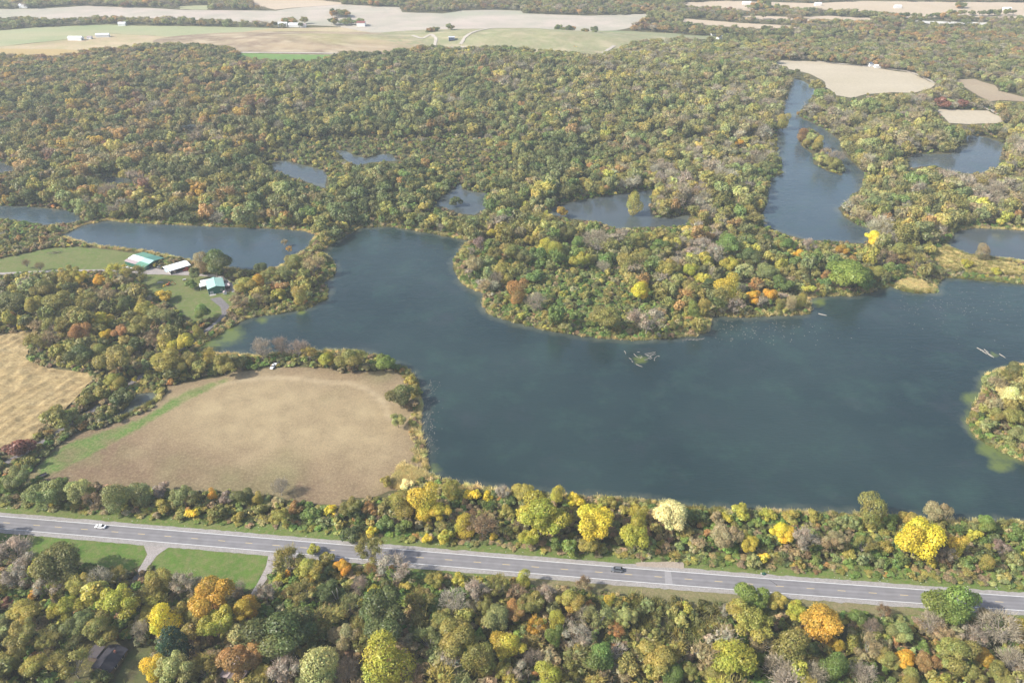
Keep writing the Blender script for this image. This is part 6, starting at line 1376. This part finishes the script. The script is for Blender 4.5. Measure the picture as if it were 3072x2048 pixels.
tag(link('floating_specks', mesh_np('floating_specks', V, Fc, P_('fallen_leaves', (.26, .23, .19), .8, .1, var=.4, scale=.1))), 'pale leaves and foam flecks floating on the lake', None, None, 'stuff')
# litter along the verges
V, Fc = [], []
for _ in range(90):
    x = rng.uniform(0, 3072); y = above_edge(x) - rng.uniform(16, 34); speck(x, y, rng.uniform(.12, .3))
for i in range(len(V)): V[i] = (V[i][0], V[i][1], V[i][2] - .1)
tag(link('verge_litter', mesh_np('verge_litter', V, Fc, P_('pale_litter', (.6, .6, .55), .8))), 'pale scraps scattered along the upper verge', None, None, 'stuff')

# far farms and sheds
TOWN = [('T0', 525, 278, 22, 9, 4, WHITE_ROOF, -4, 'long white shed, left one of two in the pale fields'), ('T0', 710, 257, 20, 8, 4, WHITE_ROOF, 12, 'white shed, right one of two in the pale fields'), ('T0', 620, 270, 7, 6, 3, PINK_ROOF, 0, 'small grey hut between the two white field sheds'),
        ('T0', 845, 178, 12, 8, 4, WHITE_ROOF, 5, 'white farmhouse under the far tree line on the left'), ('T0', 170, 56, 16, 10, 5, WHITE_ROOF, 0, 'white farm building at the far upper left'), ('T0', 1950, 184, 15, 9, 5, WHITE_ROOF, 3, 'pale farm building at the end of the far tree line'), ('T0', 2030, 186, 18, 10, 4, WHITE_ROOF, -3, 'white farm building, second from the end of the far tree line'), ('T0', 2090, 188, 10, 8, 4, PINK_ROOF, 0, 'greyish farm building beside the far white ones'),
        ('T1', 138, 182, 14, 10, 6, P_('barn_red', (.20, .07, .06), .7), 0, 'reddish barn in the far pale field'), ('T1', 790, 312, 16, 8, 3, WHITE_ROOF, 0, 'low white building at the foot of the green mound'), ('T2', 258, 272, 9, 7, 4, WHITE_ROOF, 20, 'white house at the wood edge on the upper right'), ('T2', 225, 245, 14, 9, 4, P_('blue_roof', (.16, .24, .38), .5), 0, 'blue roofed building behind the white wood-edge house'),
        ('T2', 1300, 458, 10, 7, 4, P_('slate_roof', (.12, .14, .18), .6), 10, 'slate roofed house by the gravel road beyond the pale field'), ('T2', 1340, 468, 8, 5, 3, WHITE_ROOF, 0, 'small white shed by the gravel road beyond the pale field'), ('T2', 1480, 58, 12, 8, 4, WHITE_ROOF, 0, 'white farmhouse in the far sandy field'), ('T2', 930, 40, 12, 8, 4, WHITE_ROOF, 0, 'white farmhouse beside the far dark wood on the right'), ('T2', 2230, 74, 14, 8, 4, WHITE_ROOF, 0, 'white farm building at the far upper right'), ('T2', 440, 33, 16, 8, 4, WHITE_ROOF, 0, 'pale farm building at the top right of centre')]
for z_, x, y, L_, w_, h_, rm_, rot, lb in TOWN:
    (px, py), = Z(z_, (x, y)); g = G(px, py); t = thing('farm_building', lb, 'building', (g[0], g[1], .1), R(90 + rot), 'far farm buildings')
    gable(t, L_, w_, h_, h_ + w_ * .22, WHITE_TRIM, rm_, .3)
    MB().box(-.9, .9, -.08, 0, 0, 2.4).build('door', BLACK_PLASTIC, t)
    t.location = (g[0] + L_ / 2 * math.cos(R(rot)), g[1] + L_ / 2 * math.sin(R(rot)), .1)
(px, py), = Z('T1', (762, 312)); g = G(px, py); t = thing('processing_tower', 'dark blue boxy plant tower at the foot of the green mound', 'tower', (g[0], g[1], .1), R(5))
BLU = P_('blue_steel', (.06, .09, .17), .5, .4)
MB().box(-4.5, 4.5, -3.5, 3.5, 3.5, 11.5).build('tower_body', BLU, t, .1); MB().box(-4.9, 4.9, -3.9, 3.9, 11.5, 12.1).build('roof', P_('pale_steel', (.5, .52, .55), .5), t)
for x in (-4.2, 4.2):
    for y in (-3.2, 3.2): MB().box(x - .25, x + .25, y - .25, y + .25, 0, 3.5).build('leg', BLU, t)
MB().box(-3.6, 3.6, -3.62, -3.52, 6.0, 8.2).build('window', GLASS, t)
(px, py), = Z('T1', (1625, 347)); g = G(px, py); t = thing('excavator', 'orange excavator on the green mound', 'digger', (g[0], g[1], 2.0), R(0))
MB().box(-2.2, 2.2, -1.6, -1.0, 0, .9, .15).build('track', BLACK_PLASTIC, t); MB().box(-2.2, 2.2, 1.0, 1.6, 0, .9, .15).build('track', BLACK_PLASTIC, t); MB().box(-2.0, 2.2, -1.4, 1.4, .9, 2.1).build('body', ORG, t, .1); MB().box(-1.8, -.3, -1.2, .1, 2.1, 3.4, .1).build('cab', YEL, t)
MB().tube((-1.6, .5, 2.0), (-4.5, .5, 4.2), .3).tube((-4.5, .5, 4.2), (-6.2, .5, 1.4), .24).box(-6.8, -5.8, .0, 1.0, .4, 1.5, .15).build('boom', ORG, t)

# ------------------------------------------------------------------ the air
def haze():
    x, y0, y1, z0, z1 = 3600, -700, 5200, -3.0, CAM_H + 6
    V = [(-x, y0, z0), (x, y0, z0), (x, y1, z0), (-x, y1, z0), (-x, y0, z1), (x, y0, z1), (x, y1, z1), (-x, y1, z1)]
    m = bpy.data.materials.new('haze'); n, l = nodes_of(m); n.remove(n['Principled BSDF'])
    v = n.new('ShaderNodeVolumePrincipled'); v.inputs['Color'].default_value = (0.84, 0.92, 1.0, 1); v.inputs['Density'].default_value = HAZE; v.inputs['Anisotropy'].default_value = 0.1
    l.new(v.outputs[0], n['Material Output'].inputs['Volume'])
    o = link('haze', mesh_np('haze', V, [(0, 3, 2, 1), (4, 5, 6, 7), (0, 1, 5, 4), (1, 2, 6, 5), (2, 3, 7, 6), (3, 0, 4, 7)], m)); o['kind'] = 'stuff'
haze()
